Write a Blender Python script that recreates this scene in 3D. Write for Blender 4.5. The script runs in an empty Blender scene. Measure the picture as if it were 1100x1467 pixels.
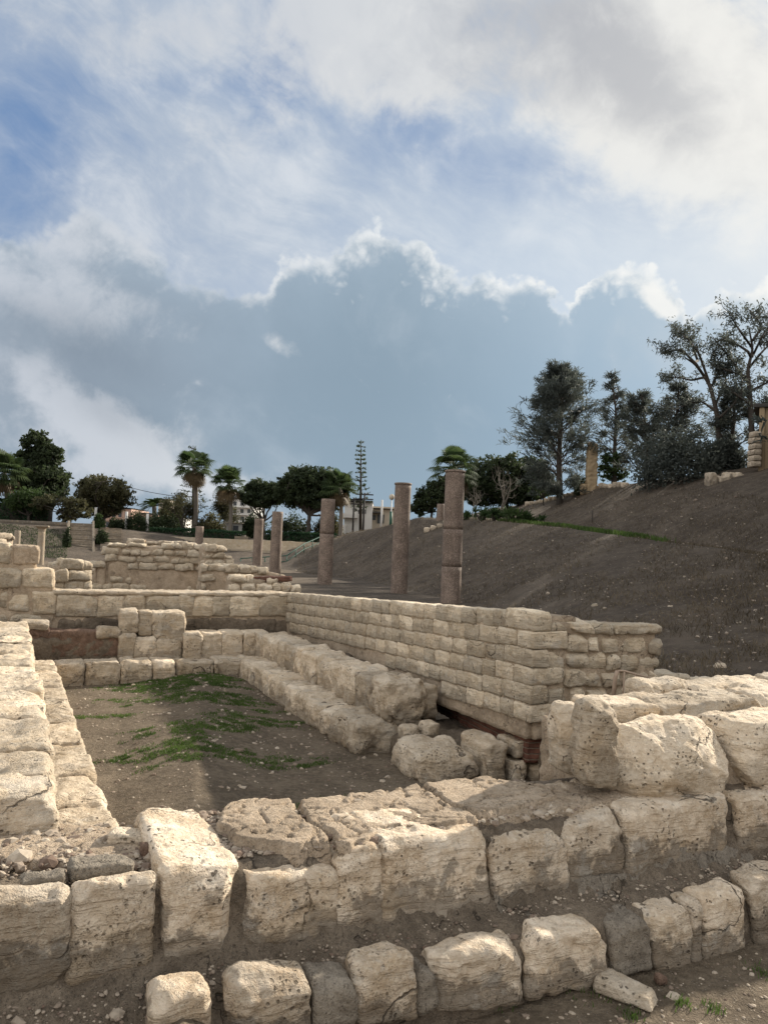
import bpy, math, random
import numpy as np
from mathutils import Vector, Matrix
random.seed(7)
RNG = np.random.default_rng(11)
SC = bpy.context.scene
COL = SC.collection
EXPO = 0.62
SUN_AZ, SUN_EL = math.radians(45), math.radians(25)

# ------------------------------------------------------------------ camera
FPX, CX, CY = 1102.0, 550.0, 733.5
PITCH, ROLL = math.radians(2.57), math.radians(2.4)
EYE = np.array([0.0, 0.0, 1.6])
_F = np.array([0, math.cos(PITCH), math.sin(PITCH)])
_R0 = np.array([1.0, 0, 0])
_U0 = np.array([0, -math.sin(PITCH), math.cos(PITCH)])
_R = math.cos(ROLL) * _R0 + math.sin(ROLL) * _U0
_U = -math.sin(ROLL) * _R0 + math.cos(ROLL) * _U0
cam = bpy.data.cameras.new('camera')
cam.sensor_fit = 'VERTICAL'; cam.sensor_height = 36.0; cam.lens = 36.0 * FPX / 1467.0
cam.clip_start = 0.05; cam.clip_end = 3000
camo = bpy.data.objects.new('camera', cam); COL.objects.link(camo)
M = Matrix.Identity(4)
for i in range(3):
    M[i][0] = _R[i]; M[i][1] = _U[i]; M[i][2] = -_F[i]; M[i][3] = EYE[i]
camo.matrix_world = M
SC.camera = camo

def ray(px, py):
    return _F + (px - CX) / FPX * _R - (py - CY) / FPX * _U
def at(px, py, Y):                      # point of a sight line at depth Y
    d = ray(px, py); return EYE + d * (Y / d[1])
def onz(px, py, z):
    d = ray(px, py); return EYE + d * ((z - 1.6) / d[2])
# frame of the excavated hall: n to the right/back, m away
_AX = math.radians(64.0)
UN = np.array([math.sin(_AX), math.cos(_AX), 0]); VM = np.array([-math.cos(_AX), math.sin(_AX), 0])
def W(n, m, z): return n * UN + m * VM + np.array([0, 0, z])
def nm(p): return float(p @ UN), float(p @ VM)
def PL(px, py, m):                      # sight line on the vertical plane m -> (n, z)
    d = ray(px, py); t = m / (d @ VM); p = EYE + d * t
    return float(p @ UN), float(p[2])
def PN(px, py, n):                      # sight line on the vertical plane n -> (m, z)
    d = ray(px, py); t = n / (d @ UN); p = EYE + d * t
    return float(p @ VM), float(p[2])
def PZ(px, py, z): return nm(onz(px, py, z))

# ------------------------------------------------------------------ noise
def _h(ix, iy, iz, s):
    h = (ix * 374761393 + iy * 668265263 + iz * 2147483647 + s * 1274126177) & 0xFFFFFFFF
    h = ((h ^ (h >> 13)) * 1274126177) & 0xFFFFFFFF
    h = ((h ^ (h >> 16)) * 2246822519) & 0xFFFFFFFF
    return h ^ (h >> 15)
def pn(P, s=0):
    P = np.asarray(P, float); I = np.floor(P).astype(np.int64); f = P - I
    w = f * f * f * (f * (f * 6 - 15) + 10)
    out = np.zeros(len(P))
    for dx in (0, 1):
        for dy in (0, 1):
            for dz in (0, 1):
                h = _h(I[:, 0] + dx, I[:, 1] + dy, I[:, 2] + dz, s)
                g = np.stack([(h & 1023) / 511.5 - 1, ((h >> 10) & 1023) / 511.5 - 1, ((h >> 20) & 1023) / 511.5 - 1], 1)
                d = f - np.array([dx, dy, dz])
                wt = (w[:, 0] if dx else 1 - w[:, 0]) * (w[:, 1] if dy else 1 - w[:, 1]) * (w[:, 2] if dz else 1 - w[:, 2])
                out += wt * (g * d).sum(1)
    return out * 1.1
def fbm(P, o=4, s=0, r=0.5):
    P = np.asarray(P, float); a, t, o_ = 1.0, 0.0, 0
    for k in range(o):
        t = t + a * pn(P * 2.0 ** k + k * 17.3, s + k); a *= r
    return t
def worley(P, s=0):                     # distance to nearest cell point, that cell's random number, 2nd distance
    P = np.asarray(P, float); I = np.floor(P).astype(np.int64)
    d1 = np.full(len(P), 9.0); d2 = np.full(len(P), 9.0); rr = np.zeros(len(P))
    for dx in (-1, 0, 1):
        for dy in (-1, 0, 1):
            for dz in (-1, 0, 1):
                J = I + np.array([dx, dy, dz]); h = _h(J[:, 0], J[:, 1], J[:, 2], s)
                q = J + np.stack([(h & 1023) / 1023, ((h >> 10) & 1023) / 1023, ((h >> 20) & 1023) / 1023], 1)
                d = np.sqrt(((P - q) ** 2).sum(1)); r = (_h(J[:, 0], J[:, 1], J[:, 2], s + 99) & 65535) / 65535
                n_ = d < d1
                d2 = np.where(n_, d1, np.minimum(d2, d)); rr = np.where(n_, r, rr); d1 = np.where(n_, d, d1)
    return d1, rr, d2
def sstep(a, b, x):
    t = np.clip((np.asarray(x, float) - a) / (b - a), 0, 1); return t * t * (3 - 2 * t)

# ------------------------------------------------------------------ objects
def mesh_data(name, V, Fs, mats, smooth=True, attrs=None, mi=None):
    V = np.asarray(V, np.float32)
    if not isinstance(Fs, list): Fs = [Fs]
    Fs = [np.asarray(f, np.int32) for f in Fs if len(f)]
    me = bpy.data.meshes.new(name)
    nl = sum(f.size for f in Fs); npoly = sum(len(f) for f in Fs)
    me.vertices.add(len(V)); me.vertices.foreach_set('co', V.ravel())
    me.loops.add(nl); me.polygons.add(npoly)
    me.loops.foreach_set('vertex_index', np.concatenate([f.ravel() for f in Fs]))
    tot = np.concatenate([np.full(len(f), f.shape[1], np.int32) for f in Fs])
    st = np.concatenate([[0], np.cumsum(tot)[:-1]]).astype(np.int32)
    me.polygons.foreach_set('loop_start', st)
    me.polygons.foreach_set('use_smooth', np.full(npoly, smooth))
    for m in (mats if isinstance(mats, (list, tuple)) else [mats]): me.materials.append(m)
    if mi is not None: me.polygons.foreach_set('material_index', np.asarray(mi, np.int32))
    for k, a in (attrs or {}).items():
        at_ = me.attributes.new(k, 'FLOAT', 'POINT'); at_.data.foreach_set('value', np.asarray(a, np.float32))
    me.update(calc_edges=True); me.validate()
    return me
def obj(name, V, Fs, mats, parent=None, smooth=True, attrs=None, mi=None):
    me = mesh_data(name, V, Fs, mats, smooth, attrs, mi)
    o = bpy.data.objects.new(name, me); COL.objects.link(o)
    if parent is not None: o.parent = parent; o.matrix_parent_inverse = Matrix.Translation(-parent.location)
    return o
def tag(o, label=None, cat=None, group=None, kind='thing'):
    if label: o['label'] = label
    if cat: o['category'] = cat
    if group: o['group'] = group
    o['kind'] = kind
    return o
def thing(name, label, cat, loc, group=None):
    o = bpy.data.objects.new(name, None); o.empty_display_size = .1; COL.objects.link(o)
    o.location = Vector([float(c) for c in loc])
    return tag(o, label, cat, group)
class MB:                               # collects pieces into one mesh
    def __init__(s): s.V = []; s.F = {}; s.n = 0
    def add(s, V, Fs):
        if not isinstance(Fs, list): Fs = [Fs]
        for f in Fs:
            f = np.asarray(f)
            if len(f): s.F.setdefault(f.shape[1], []).append(f + s.n)
        s.V.append(np.asarray(V, float)); s.n += len(V); return s
    def build(s, name, mat, parent=None, smooth=True, attrs=None):
        return obj(name, np.concatenate(s.V), [np.concatenate(f) for f in s.F.values()], mat, parent, smooth, attrs)
    def box(s, c, size, rz=0.0, bev=0.0):
        x, y, z = [q / 2 for q in size]
        if bev <= 0:
            v = np.array([[-x, -y, -z], [x, -y, -z], [x, y, -z], [-x, y, -z], [-x, -y, z], [x, -y, z], [x, y, z], [-x, y, z]])
            f = [[0, 3, 2, 1], [4, 5, 6, 7], [0, 1, 5, 4], [1, 2, 6, 5], [2, 3, 7, 6], [3, 0, 4, 7]]; f = np.array(f)
        else:
            v0, f, _ = roundbox(2 * x, 2 * y, 2 * z, max(min(x, y, z), bev * 1.5), bev); v = v0
        cr, sr = math.cos(rz), math.sin(rz)
        v = v @ np.array([[cr, sr, 0], [-sr, cr, 0], [0, 0, 1]]) + np.asarray(c, float)
        return s.add(v, f)
    def tube(s, pts, rad, seg=8, cap=True):
        V, F = tube(pts, rad, seg, cap); return s.add(V, F)
def tube(pts, rad, seg=8, cap=True):
    pts = np.asarray(pts, float); n = len(pts); rad = np.broadcast_to(np.asarray(rad, float), (n,))
    t = np.gradient(pts, axis=0); t /= np.linalg.norm(t, axis=1)[:, None] + 1e-9
    ref = np.array([0, 0, 1.0]) if abs(t[0][2]) < .9 else np.array([1.0, 0, 0])
    a = np.cross(t, ref); a /= np.linalg.norm(a, axis=1)[:, None] + 1e-9; b = np.cross(t, a)
    th = np.linspace(0, 2 * np.pi, seg, endpoint=False)
    V = (pts[:, None] + rad[:, None, None] * (np.cos(th)[None, :, None] * a[:, None] + np.sin(th)[None, :, None] * b[:, None])).reshape(-1, 3)
    i = np.arange(n - 1)[:, None] * seg; j = np.arange(seg)[None]; k = (j + 1) % seg
    F = np.stack([i + j, i + k, i + seg + k, i + seg + j], -1).reshape(-1, 4)
    Fs = [F]
    if cap:
        V = np.vstack([V, pts[0], pts[-1]]); c0, c1 = n * seg, n * seg + 1
        j = np.arange(seg); k = (j + 1) % seg
        Fs.append(np.stack([np.full(seg, c0), k, j], 1)); Fs.append(np.stack([np.full(seg, c1), (n - 1) * seg + j, (n - 1) * seg + k], 1))
    return V, [Fs[0]] + ([np.concatenate(Fs[1:])] if cap else [])
def boxgrid(nx, ny, nz):
    pts, fc = [], []
    def grid(n1, n2, fn, flip):
        i, j = np.meshgrid(np.arange(n1 + 1), np.arange(n2 + 1), indexing='ij')
        base = sum(len(p) for p in pts); pts.append(fn(i.ravel(), j.ravel()))
        a = np.arange(n1)[:, None] * (n2 + 1) + np.arange(n2)[None]
        q = np.stack([a, a + n2 + 1, a + n2 + 2, a + 1], -1).reshape(-1, 4) + base
        fc.append(q[:, ::-1] if flip else q)
    Z = lambda a, v: np.full_like(a, v)
    grid(nx, ny, lambda i, j: np.stack([i, j, Z(i, 0)], 1), True); grid(nx, ny, lambda i, j: np.stack([i, j, Z(i, nz)], 1), False)
    grid(nx, nz, lambda i, j: np.stack([i, Z(i, 0), j], 1), False); grid(nx, nz, lambda i, j: np.stack([i, Z(i, ny), j], 1), True)
    grid(ny, nz, lambda i, j: np.stack([Z(i, 0), i, j], 1), True); grid(ny, nz, lambda i, j: np.stack([Z(i, nx), i, j], 1), False)
    P = np.concatenate(pts); F = np.concatenate(fc)
    key = (P[:, 0] * (ny + 1) + P[:, 1]) * (nz + 1) + P[:, 2]
    _, first, inv = np.unique(key, return_index=True, return_inverse=True)
    return P[first].astype(float) / np.array([nx, ny, nz]), inv.ravel()[F]
def roundbox(lx, ly, lz, res, r, rvar=0.0, seed=0):
    n = [max(2, int(math.ceil(l / res))) for l in (lx, ly, lz)]
    T, F = boxgrid(*n)
    h = np.array([lx, ly, lz]) / 2
    p = (T * 2 - 1) * h
    rr = np.full(len(p), min(r, h.min() * .98))
    if rvar: rr = np.clip(rr * (1 + rvar * 1.6 * pn(p * 9 + seed * 3.1, seed)), .002, h.min() * .98)
    q = np.clip(p, -(h - rr[:, None]), h - rr[:, None]); d = p - q
    L = np.linalg.norm(d, axis=1)[:, None] + 1e-9
    nrm = d / L
    return q + nrm * rr[:, None], F, nrm
def rock(C, res=.012, r=.03, amp=.008, low=.012, pits=.006, strata=.003, seed=0, pf=14.0, grow=0.0, facet=0.0, obl=0.0, chip=0.0, nchip=9):
    """C: 8 corners, bottom front-left, front-right, back-right, back-left, then the top ones."""
    C = np.asarray(C, float)
    ex = (C[1] - C[0] + C[2] - C[3] + C[5] - C[4] + C[6] - C[7]) / 4
    ey = (C[3] - C[0] + C[2] - C[1] + C[7] - C[4] + C[6] - C[5]) / 4
    ez = (C[4] - C[0] + C[5] - C[1] + C[6] - C[2] + C[7] - C[3]) / 4
    L = [np.linalg.norm(e) for e in (ex, ey, ez)]
    v, F, nr = roundbox(*L, res, r, .8, seed)
    t = v / np.array(L) + .5
    x, y, z = t[:, 0:1], t[:, 1:2], t[:, 2:3]
    P = ((1 - z) * ((1 - y) * ((1 - x) * C[0] + x * C[1]) + y * ((1 - x) * C[3] + x * C[2]))
         + z * ((1 - y) * ((1 - x) * C[4] + x * C[5]) + y * ((1 - x) * C[7] + x * C[6])))
    N = nr @ np.stack([ex / L[0], ey / L[1], ez / L[2]])
    N /= np.linalg.norm(N, axis=1)[:, None] + 1e-9
    if chip:     # broken-off corners and arrises: planar cuts
        rc = np.random.default_rng(seed); ev = [ex / L[0], ey / L[1], ez / L[2]]; c0 = C.mean(0)
        for q in range(nchip):
            s = rc.choice([-1, 1], 3).astype(float)
            if rc.uniform() < .65: s[rc.integers(0, 3)] *= rc.uniform(0, .25)
            s[1] = -abs(s[1]) if rc.uniform() < .6 else s[1]; s[2] = abs(s[2]) if rc.uniform() < .8 else s[2]
            dr = sum(s[i] * rc.uniform(.5, 1.5) * ev[i] for i in range(3)); dr /= np.linalg.norm(dr)
            t_ = (P - c0) @ dr; ex_ = t_ - (t_.max() - chip * rc.uniform(.25, 1.0))
            P = P - np.maximum(ex_, 0)[:, None] * dr
    o = seed * 7.31
    d = grow + low * 1.6 * pn(P * 5.5 + o, seed) + amp * fbm(P * 17 + o, 4, seed + 5, .55)
    if strata: d += strata * pn(P * np.array([4, 4, 42]) + o, seed + 8) * 1.5
    if facet: d += facet * (np.abs(pn(P * 4.2 + o, seed + 31)) * 2.2 - .35) + facet * .5 * (np.abs(pn(P * 10 + o, seed + 32)) * 2 - .3)
    if obl:      # slanting bedding, weathered into grooves
        s_ = (P @ np.array([.45, .25, .86])) * 26 + 1.2 * pn(P * 5 + o, seed + 33); d -= obl * sstep(.15, .75, pn(np.stack([s_, P[:, 0] * 2.5, P[:, 1] * 2.5], 1) + o, seed + 34))
    if pits:
        w, k, _ = worley(P * pf + o, seed + 3)
        d -= pits * sstep(.42, .1, w) * (k > .55) * (.4 + .9 * k)
        w, k, _ = worley(P * pf * 2.3 + o, seed + 4)
        d -= pits * .6 * sstep(.45, .15, w) * (k > .5) * sstep(-.15, .25, pn(P * 6 + o, seed + 21))
    return P + N * d[:, None], F, t[:, 2]
def hexnm(n0, n1, m0, m1, z0, z1, j=0.0, rg=None):
    C = [(n0, m0, z0), (n1, m0, z0), (n1, m1, z0), (n0, m1, z0), (n0, m0, z1), (n1, m0, z1), (n1, m1, z1), (n0, m1, z1)]
    C = np.array([W(*c) for c in C])
    if j: C = C + (rg or RNG).uniform(-j, j, C.shape)
    return C
def stone(parent, C, mat, seed, name='stone_block', label=None, **k):
    V, F, hz = rock(C, seed=seed, **k)
    o = obj(name, V, F, mat, parent, True, {'hz': hz})
    if label: o['label'] = label
    return o
_sd = [100]
def nseed(): _sd[0] += 1; return _sd[0]

# ------------------------------------------------------------------ shader expression helpers
def lin(r, g, b):
    f = lambda c: (c / 255 / 12.92) if c / 255 <= .04045 else ((c / 255 + .055) / 1.055) ** 2.4
    return (f(r), f(g), f(b))
class G:
    def __init__(s, nt): s.nt = nt
    def node(s, t, **p):
        n = s.nt.nodes.new(t)
        for k, v in p.items(): setattr(n, k, v)
        return n
    def put(s, sock, v):
        if isinstance(v, X): s.nt.links.new(v.s, sock)
        elif v is None: pass
        elif isinstance(v, (tuple, list)) and sock.type == 'RGBA': sock.default_value = (*v[:3], 1)
        else: sock.default_value = v
    def m(s, op, a, b=None, c=None, clamp=False):
        n = s.node('ShaderNodeMath', operation=op, use_clamp=clamp)
        for i, v in enumerate((a, b, c)):
            if v is not None: s.put(n.inputs[i], v)
        return X(s, n.outputs[0])
    def vm(s, op, a, b=None, sc=None):
        n = s.node('ShaderNodeVectorMath', operation=op)
        s.put(n.inputs[0], a)
        if b is not None: s.put(n.inputs[1], b)
        if sc is not None: s.put(n.inputs['Scale'], sc)
        return X(s, n.outputs['Value' if op in ('DOT_PRODUCT', 'LENGTH', 'DISTANCE') else 'Vector'])
    def sep(s, v):
        n = s.node('ShaderNodeSeparateXYZ'); s.put(n.inputs[0], v); return [X(s, o) for o in n.outputs]
    def comb(s, x, y, z):
        n = s.node('ShaderNodeCombineXYZ')
        for i, v in enumerate((x, y, z)): s.put(n.inputs[i], v)
        return X(s, n.outputs[0])
    def noise(s, vec, sc, det=4, ro=.5, dist=0.0, col=False):
        n = s.node('ShaderNodeTexNoise'); s.put(n.inputs['Vector'], vec); s.put(n.inputs['Scale'], sc)
        n.inputs['Detail'].default_value = det; n.inputs['Roughness'].default_value = ro; n.inputs['Distortion'].default_value = dist
        return X(s, n.outputs['Color' if col else 'Fac'])
    def vor(s, vec, sc, feat='F1', out='Distance', rnd=1.0):
        n = s.node('ShaderNodeTexVoronoi', feature=feat); s.put(n.inputs['Vector'], vec); s.put(n.inputs['Scale'], sc)
        n.inputs['Randomness'].default_value = rnd
        return X(s, n.outputs[out])
    def ss(s, x, a, b, lo=0.0, hi=1.0, lin_=False):
        n = s.node('ShaderNodeMapRange', interpolation_type='LINEAR' if lin_ else 'SMOOTHSTEP')
        for i, v in enumerate((x, a, b, lo, hi)): s.put(n.inputs[i], v)
        return X(s, n.outputs[0])
    def mix(s, f, a, b, mode='MIX'):
        n = s.node('ShaderNodeMix', data_type='RGBA', blend_type=mode)
        s.put(n.inputs[0], f); s.put(n.inputs[6], a); s.put(n.inputs[7], b)
        return X(s, n.outputs[2])
    def attr(s, name):
        n = s.node('ShaderNodeAttribute', attribute_name=name); return X(s, n.outputs['Fac'])
    def curve(s, x, pts):
        n = s.node('ShaderNodeFloatCurve'); c = n.mapping.curves[0]
        while len(c.points) > 2: c.points.remove(c.points[1])
        pts = sorted(pts)
        c.points[0].location = pts[0]; c.points[1].location = pts[-1]
        for p in pts[1:-1]: c.points.new(*p)
        for p in c.points: p.handle_type = 'AUTO'
        n.mapping.update(); s.put(n.inputs['Value'], x); n.inputs['Factor'].default_value = 1
        return X(s, n.outputs[0])
class X:
    def __init__(s, g, sock): s.g = g; s.s = sock
    def __add__(s, o): return s.g.m('ADD', s, o)
    __radd__ = __add__
    def __mul__(s, o): return s.g.m('MULTIPLY', s, o)
    __rmul__ = __mul__
    def __sub__(s, o): return s.g.m('SUBTRACT', s, o)
    def __rsub__(s, o): return s.g.m('SUBTRACT', o, s)
    def __truediv__(s, o): return s.g.m('DIVIDE', s, o)
    def __neg__(s): return s.g.m('MULTIPLY', s, -1.0)
def material(name, fn):
    mt = bpy.data.materials.new(name); mt.use_nodes = True
    nt = mt.node_tree; nt.nodes.clear(); g = G(nt)
    out = g.node('ShaderNodeOutputMaterial'); bs = g.node('ShaderNodeBsdfPrincipled')
    bs.inputs['Specular IOR Level'].default_value = .25
    pos = X(g, g.node('ShaderNodeNewGeometry').outputs['Position'])
    rnd = X(g, g.node('ShaderNodeObjectInfo').outputs['Random'])
    r = fn(g, pos, rnd)
    g.put(bs.inputs['Base Color'], r['col'])
    g.put(bs.inputs['Roughness'], r.get('rough', .9))
    if 'metal' in r: g.put(bs.inputs['Metallic'], r['metal'])
    if 'bump' in r:
        b = g.node('ShaderNodeBump'); b.inputs['Strength'].default_value = r.get('bs', .6); b.inputs['Distance'].default_value = r.get('bd', .01)
        g.put(b.inputs['Height'], r['bump']); nt.links.new(b.outputs[0], bs.inputs['Normal'])
    last = bs.outputs[0]
    if 'trans' in r:
        tr = g.node('ShaderNodeBsdfTranslucent'); g.put(tr.inputs[0], r['tcol']); mx = g.node('ShaderNodeMixShader')
        mx.inputs[0].default_value = r['trans']; nt.links.new(last, mx.inputs[1]); nt.links.new(tr.outputs[0], mx.inputs[2]); last = mx.outputs[0]
    nt.links.new(last, out.inputs[0])
    return mt
def scale_col(g, col, k): return g.vm('SCALE', col, sc=k)
# ------------------------------------------------------------------ world: sky with clouds
vs = SC.view_settings
vs.view_transform = 'Standard'; vs.look = 'None'; vs.exposure = EXPO; vs.gamma = 1
wd = bpy.data.worlds.new('World'); SC.world = wd; wd.use_nodes = True
nt = wd.node_tree; nt.nodes.clear(); g = G(nt)
BG = 0.1
KS = 1.0 / (BG * 2 ** EXPO)
wout = g.node('ShaderNodeOutputWorld'); bg = g.node('ShaderNodeBackground'); bg.inputs[1].default_value = BG
nt.links.new(bg.outputs[0], wout.inputs[0])
D = X(g, g.node('ShaderNodeTexCoord').outputs['Generated'])
dx, dy, dz = g.sep(D)
den = dy + 1.0001
S_ = dx * 2.0 / den; T_ = dz * 2.0 / den
def st(px, py):
    d = ray(px, py); d = d / np.linalg.norm(d); return 2 * d[0] / (1 + d[1]), 2 * d[2] / (1 + d[1])
def blob(px, py, rx, ry, ang=0.0, k=1.0):      # soft ellipse on the sphere, size in thousandths
    s0, t0 = st(px, py); ca, sa = math.cos(math.radians(ang)), math.sin(math.radians(ang))
    a = S_ - s0; b = T_ - t0
    x = (a * ca + b * sa) * (1102.0 / rx); y = (b * ca - a * sa) * (1102.0 / ry)
    q = x * x + y * y
    return g.m('EXPONENT', q * -1.0) * k
sky = g.node('ShaderNodeTexSky'); sky.sky_type = 'NISHITA'; sky.sun_disc = False
sky.sun_elevation = SUN_EL; sky.sun_rotation = SUN_AZ
P2 = g.comb(S_, T_, 0.0)
wc = g.noise(P2, 3.0, 3, .55, col=True)
warp = g.vm('SUBTRACT', wc, (.5, .5, .5))
PW = g.vm('ADD', P2, g.vm('SCALE', warp, sc=.30))
cn = lambda x, k=2.6: (x - .5) * k                 # centred noise, about -1..1
n_lo = cn(g.noise(PW, 2.6, 3, .5))
n_md = cn(g.noise(PW, 6.0, 5, .58))
n_hi = cn(g.noise(P2, 17.0, 7, .62, .3))
PS = g.vm('ADD', g.comb(S_ * .85 - T_ * .5, S_ * .5 + T_ * .85, 0.0), g.vm('SCALE', warp, sc=.22))
n_st = cn(g.noise(g.vm('MULTIPLY', PS, (3.2, 7.5, 1.0)), 1.5, 7, .66, .0))   # drawn-out wisps
C = lambda r, gg, b: tuple(c * KS for c in lin(r, gg, b))
# clear air
blue = g.mix(.90, X(g, sky.outputs[0]), C(104, 138, 184))
blue = g.mix(g.ss(T_, .42, .05), blue, C(150, 178, 208))
# thin high cloud
holes = (blob(45, 185, 85, 90, 25, .54) + blob(400, 85, 50, 110, -18, .42) + blob(10, 300, 70, 90, 0, .34) + blob(700, 240, 230, 50, -10, .34)
         + blob(590, 125, 50, 60, 0, .40) + blob(250, 120, 150, 26, 8, .26))
hz = g.ss(.82 - holes + n_md * .42 + n_st * .34 + n_hi * .14, -.1, 1.0)
hcol = g.mix(g.ss(S_, -.5, .5), C(183, 194, 208), C(206, 217, 228))
hcol = g.mix(g.ss(n_st + n_md * .7 + n_hi * .3, -.2, .9) * .75, hcol, C(226, 230, 235))
hcol = g.mix(g.ss(n_lo, .0, .9) * .35, hcol, C(166, 184, 206))
col = g.mix(hz * .95, blue, hcol)
# broad bright cloud, upper right
big = (blob(760, 50, 320, 110, -8, .95) + blob(1000, 190, 150, 120, -25, .85) + blob(520, 60, 130, 90, -20, .75) + blob(1110, 60, 180, 130, 0, .4) + blob(1120, 255, 110, 70, 0, .5)
       + blob(120, 45, 230, 55, 6, .62) + blob(300, 200, 150, 60, 30, .3))
bm = g.ss(big + n_md * .62 + n_hi * .42 + n_st * .2, .28, .95)
core = blob(880, 70, 150, 70, -35, .75) + blob(930, 140, 120, 50, -40, .5) + blob(730, 130, 160, 45, -12, .5) + blob(690, 15, 140, 45, 0, .45)
lum = g.ss(core - n_md * .62 - n_hi * .30 - n_st * .3, .0, 1.1)
bcol = g.mix(lum, g.mix(g.ss(S_, -.45, .42), C(198, 204, 213), C(236, 235, 231)), g.mix(g.ss(S_, -.2, .3), C(176, 184, 196), C(174, 176, 182)))
bcol = g.mix(g.ss(n_hi + n_md * .4, .1, 1.1) * .45, bcol, C(243, 242, 238))
col = g.mix(bm * .92, col, bcol)
wb = g.ss(blob(655, 205, 30, 34, 30, .55) + blob(480, 300, 130, 30, 15, .3) + blob(620, 110, 60, 70, 0, .35) + n_hi * .35 + n_st * .2, .35, 1.0)
col = g.mix(wb * .55, col, C(228, 231, 235))
col = g.mix(g.ss(T_, .52, .28) * g.ss(S_, -.35, .35) * .6, col, C(208, 223, 238))
# dark cumulus bank
edge = [(-500, 350), (-200, 335), (0, 345), (30, 318), (75, 318), (130, 292), (165, 325), (215, 352), (262, 384), (320, 402), (372, 416), (392, 408), (404, 380), (430, 362), (462, 356), (492, 340), (540, 332), (585, 344), (622, 370), (650, 392),
        (690, 384), (720, 390), (760, 391), (795, 412), (812, 440), (830, 412), (850, 376), (900, 372), (945, 384), (975, 416), (992, 446), (1010, 430), (1050, 408), (1110, 408), (1180, 400), (1300, 440), (1500, 480)]
cp = [((st(x, y)[0] + 1) / 2, st(x, y)[1]) for x, y in edge]
cp = [(0.0, .28)] + [p for p in cp if .02 < p[0] < .98] + [(1.0, .2)]
wv = g.sep(g.vm('SUBTRACT', g.noise(P2, 9.0, 6, .62, col=True), (.5, .5, .5)))
S_e = S_ + wv[0] * .085; T_e = T_ + wv[1] * .08
EDG = g.curve((S_e + 1.0) * .5, cp)
bump1 = g.vor(g.vm('ADD', P2, g.vm('SCALE', warp, sc=.05)), 30.0, 'SMOOTH_F1')
bump2 = g.vor(g.vm('ADD', P2, g.vm('SCALE', g.vm('SUBTRACT', g.noise(P2, 40.0, 2, .5, col=True), (.5, .5, .5)), sc=.03)), 75.0)
left = g.ss(S_, -.12, -.42)
dep = EDG - T_e + n_hi * .010 - (bump1 - .38) * .034 - (bump2 - .42) * .014 + .004
bank = g.ss(dep, -.003, g.m('ADD', left * .014, .011))
slate = g.mix(g.ss(S_, -.48, .0), C(150, 162, 176), C(137, 158, 175))
slate = g.mix(g.ss(S_, -.05, .5), slate, C(153, 185, 211))
slate = g.mix(g.ss(T_, .24, .0) * .40, slate, C(164, 186, 202))
slate = g.mix(g.ss(n_lo + n_md * .3, -.1, 1.0) * .32, slate, C(120, 140, 157))
slate = g.mix(g.ss(n_md + n_st * .5 + n_hi * .35, -.1, 1.1) * g.ss(S_, .05, -.4, .55, .75), slate, C(184, 197, 209))
rimw = g.ss(n_hi * .6 + n_md * .9, -.7, .8, .012, .052)
right = g.ss(S_, -.22, -.12)
rim = g.m('EXPONENT', g.m('MAXIMUM', dep, 0.0) / rimw * -1.0)
tex = (bump1 - .38) * -1.1 + (bump2 - .42) * -.9 + n_hi * .38
rim = g.ss(rim + tex * .50, .20, .80) * (right * .25 + .75) * g.ss(n_hi * .7 + n_md + (bump1 - .38) * -.8, -.75, .25, .58, 1.0)
glow = g.m('EXPONENT', g.m('MAXIMUM', dep, 0.0) * -11.0) * .42
slate = g.mix(glow, slate, C(184, 201, 217))
bankc = g.mix(rim, slate, g.mix(g.ss(S_, -.4, .15), C(212, 218, 225), C(240, 243, 244)))
# ragged bright puffs inside the bank
puffs = (blob(85, 345, 70, 48, -25, .95) + blob(200, 350, 90, 26, -28, .7) + blob(190, 450, 130, 36, -12, .75) + blob(30, 420, 90, 32, -25, .85) + blob(60, 550, 140, 44, -28, .95) + blob(190, 640, 120, 46, -20, 1.05)
         + blob(392, 492, 34, 16, -30, .95) + blob(515, 543, 26, 8, -45, .7) + blob(925, 412, 50, 20, -38, 1.15) + blob(955, 445, 34, 14, -40, .9) + blob(785, 412, 40, 20, -35, 1.0) + blob(430, 372, 40, 24, 20, .75) + blob(700, 400, 40, 12, 0, .6)
         + blob(20, 625, 120, 46, 0, .8) + blob(1075, 420, 45, 16, 0, .85) + blob(240, 690, 150, 26, 0, .8) + blob(600, 690, 60, 22, 0, .35))
n_pf = cn(g.noise(g.vm('ADD', P2, g.vm('SCALE', warp, sc=.12)), 10.0, 7, .66), 3.2)
pf = g.ss(puffs * .92 + n_pf * .55 + n_hi * .45 + (bump1 - .38) * -.45 + n_md * .45 + wv[2] * .8, .34, 1.22)
bankc = g.mix(pf * .88, bankc, g.mix(g.ss(S_, -.5, .2), C(202, 208, 217), C(247, 247, 244)))
sh = g.ss(blob(110, 490, 160, 45, -20, .7) + blob(310, 450, 170, 60, 0, .45) + blob(150, 590, 130, 34, -20, .55) + n_md * .3 + n_hi * .12, .1, 1.0)
bankc = g.mix(sh * .42, bankc, C(116, 130, 146))
col = g.mix(bank, col, bankc)
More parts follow.
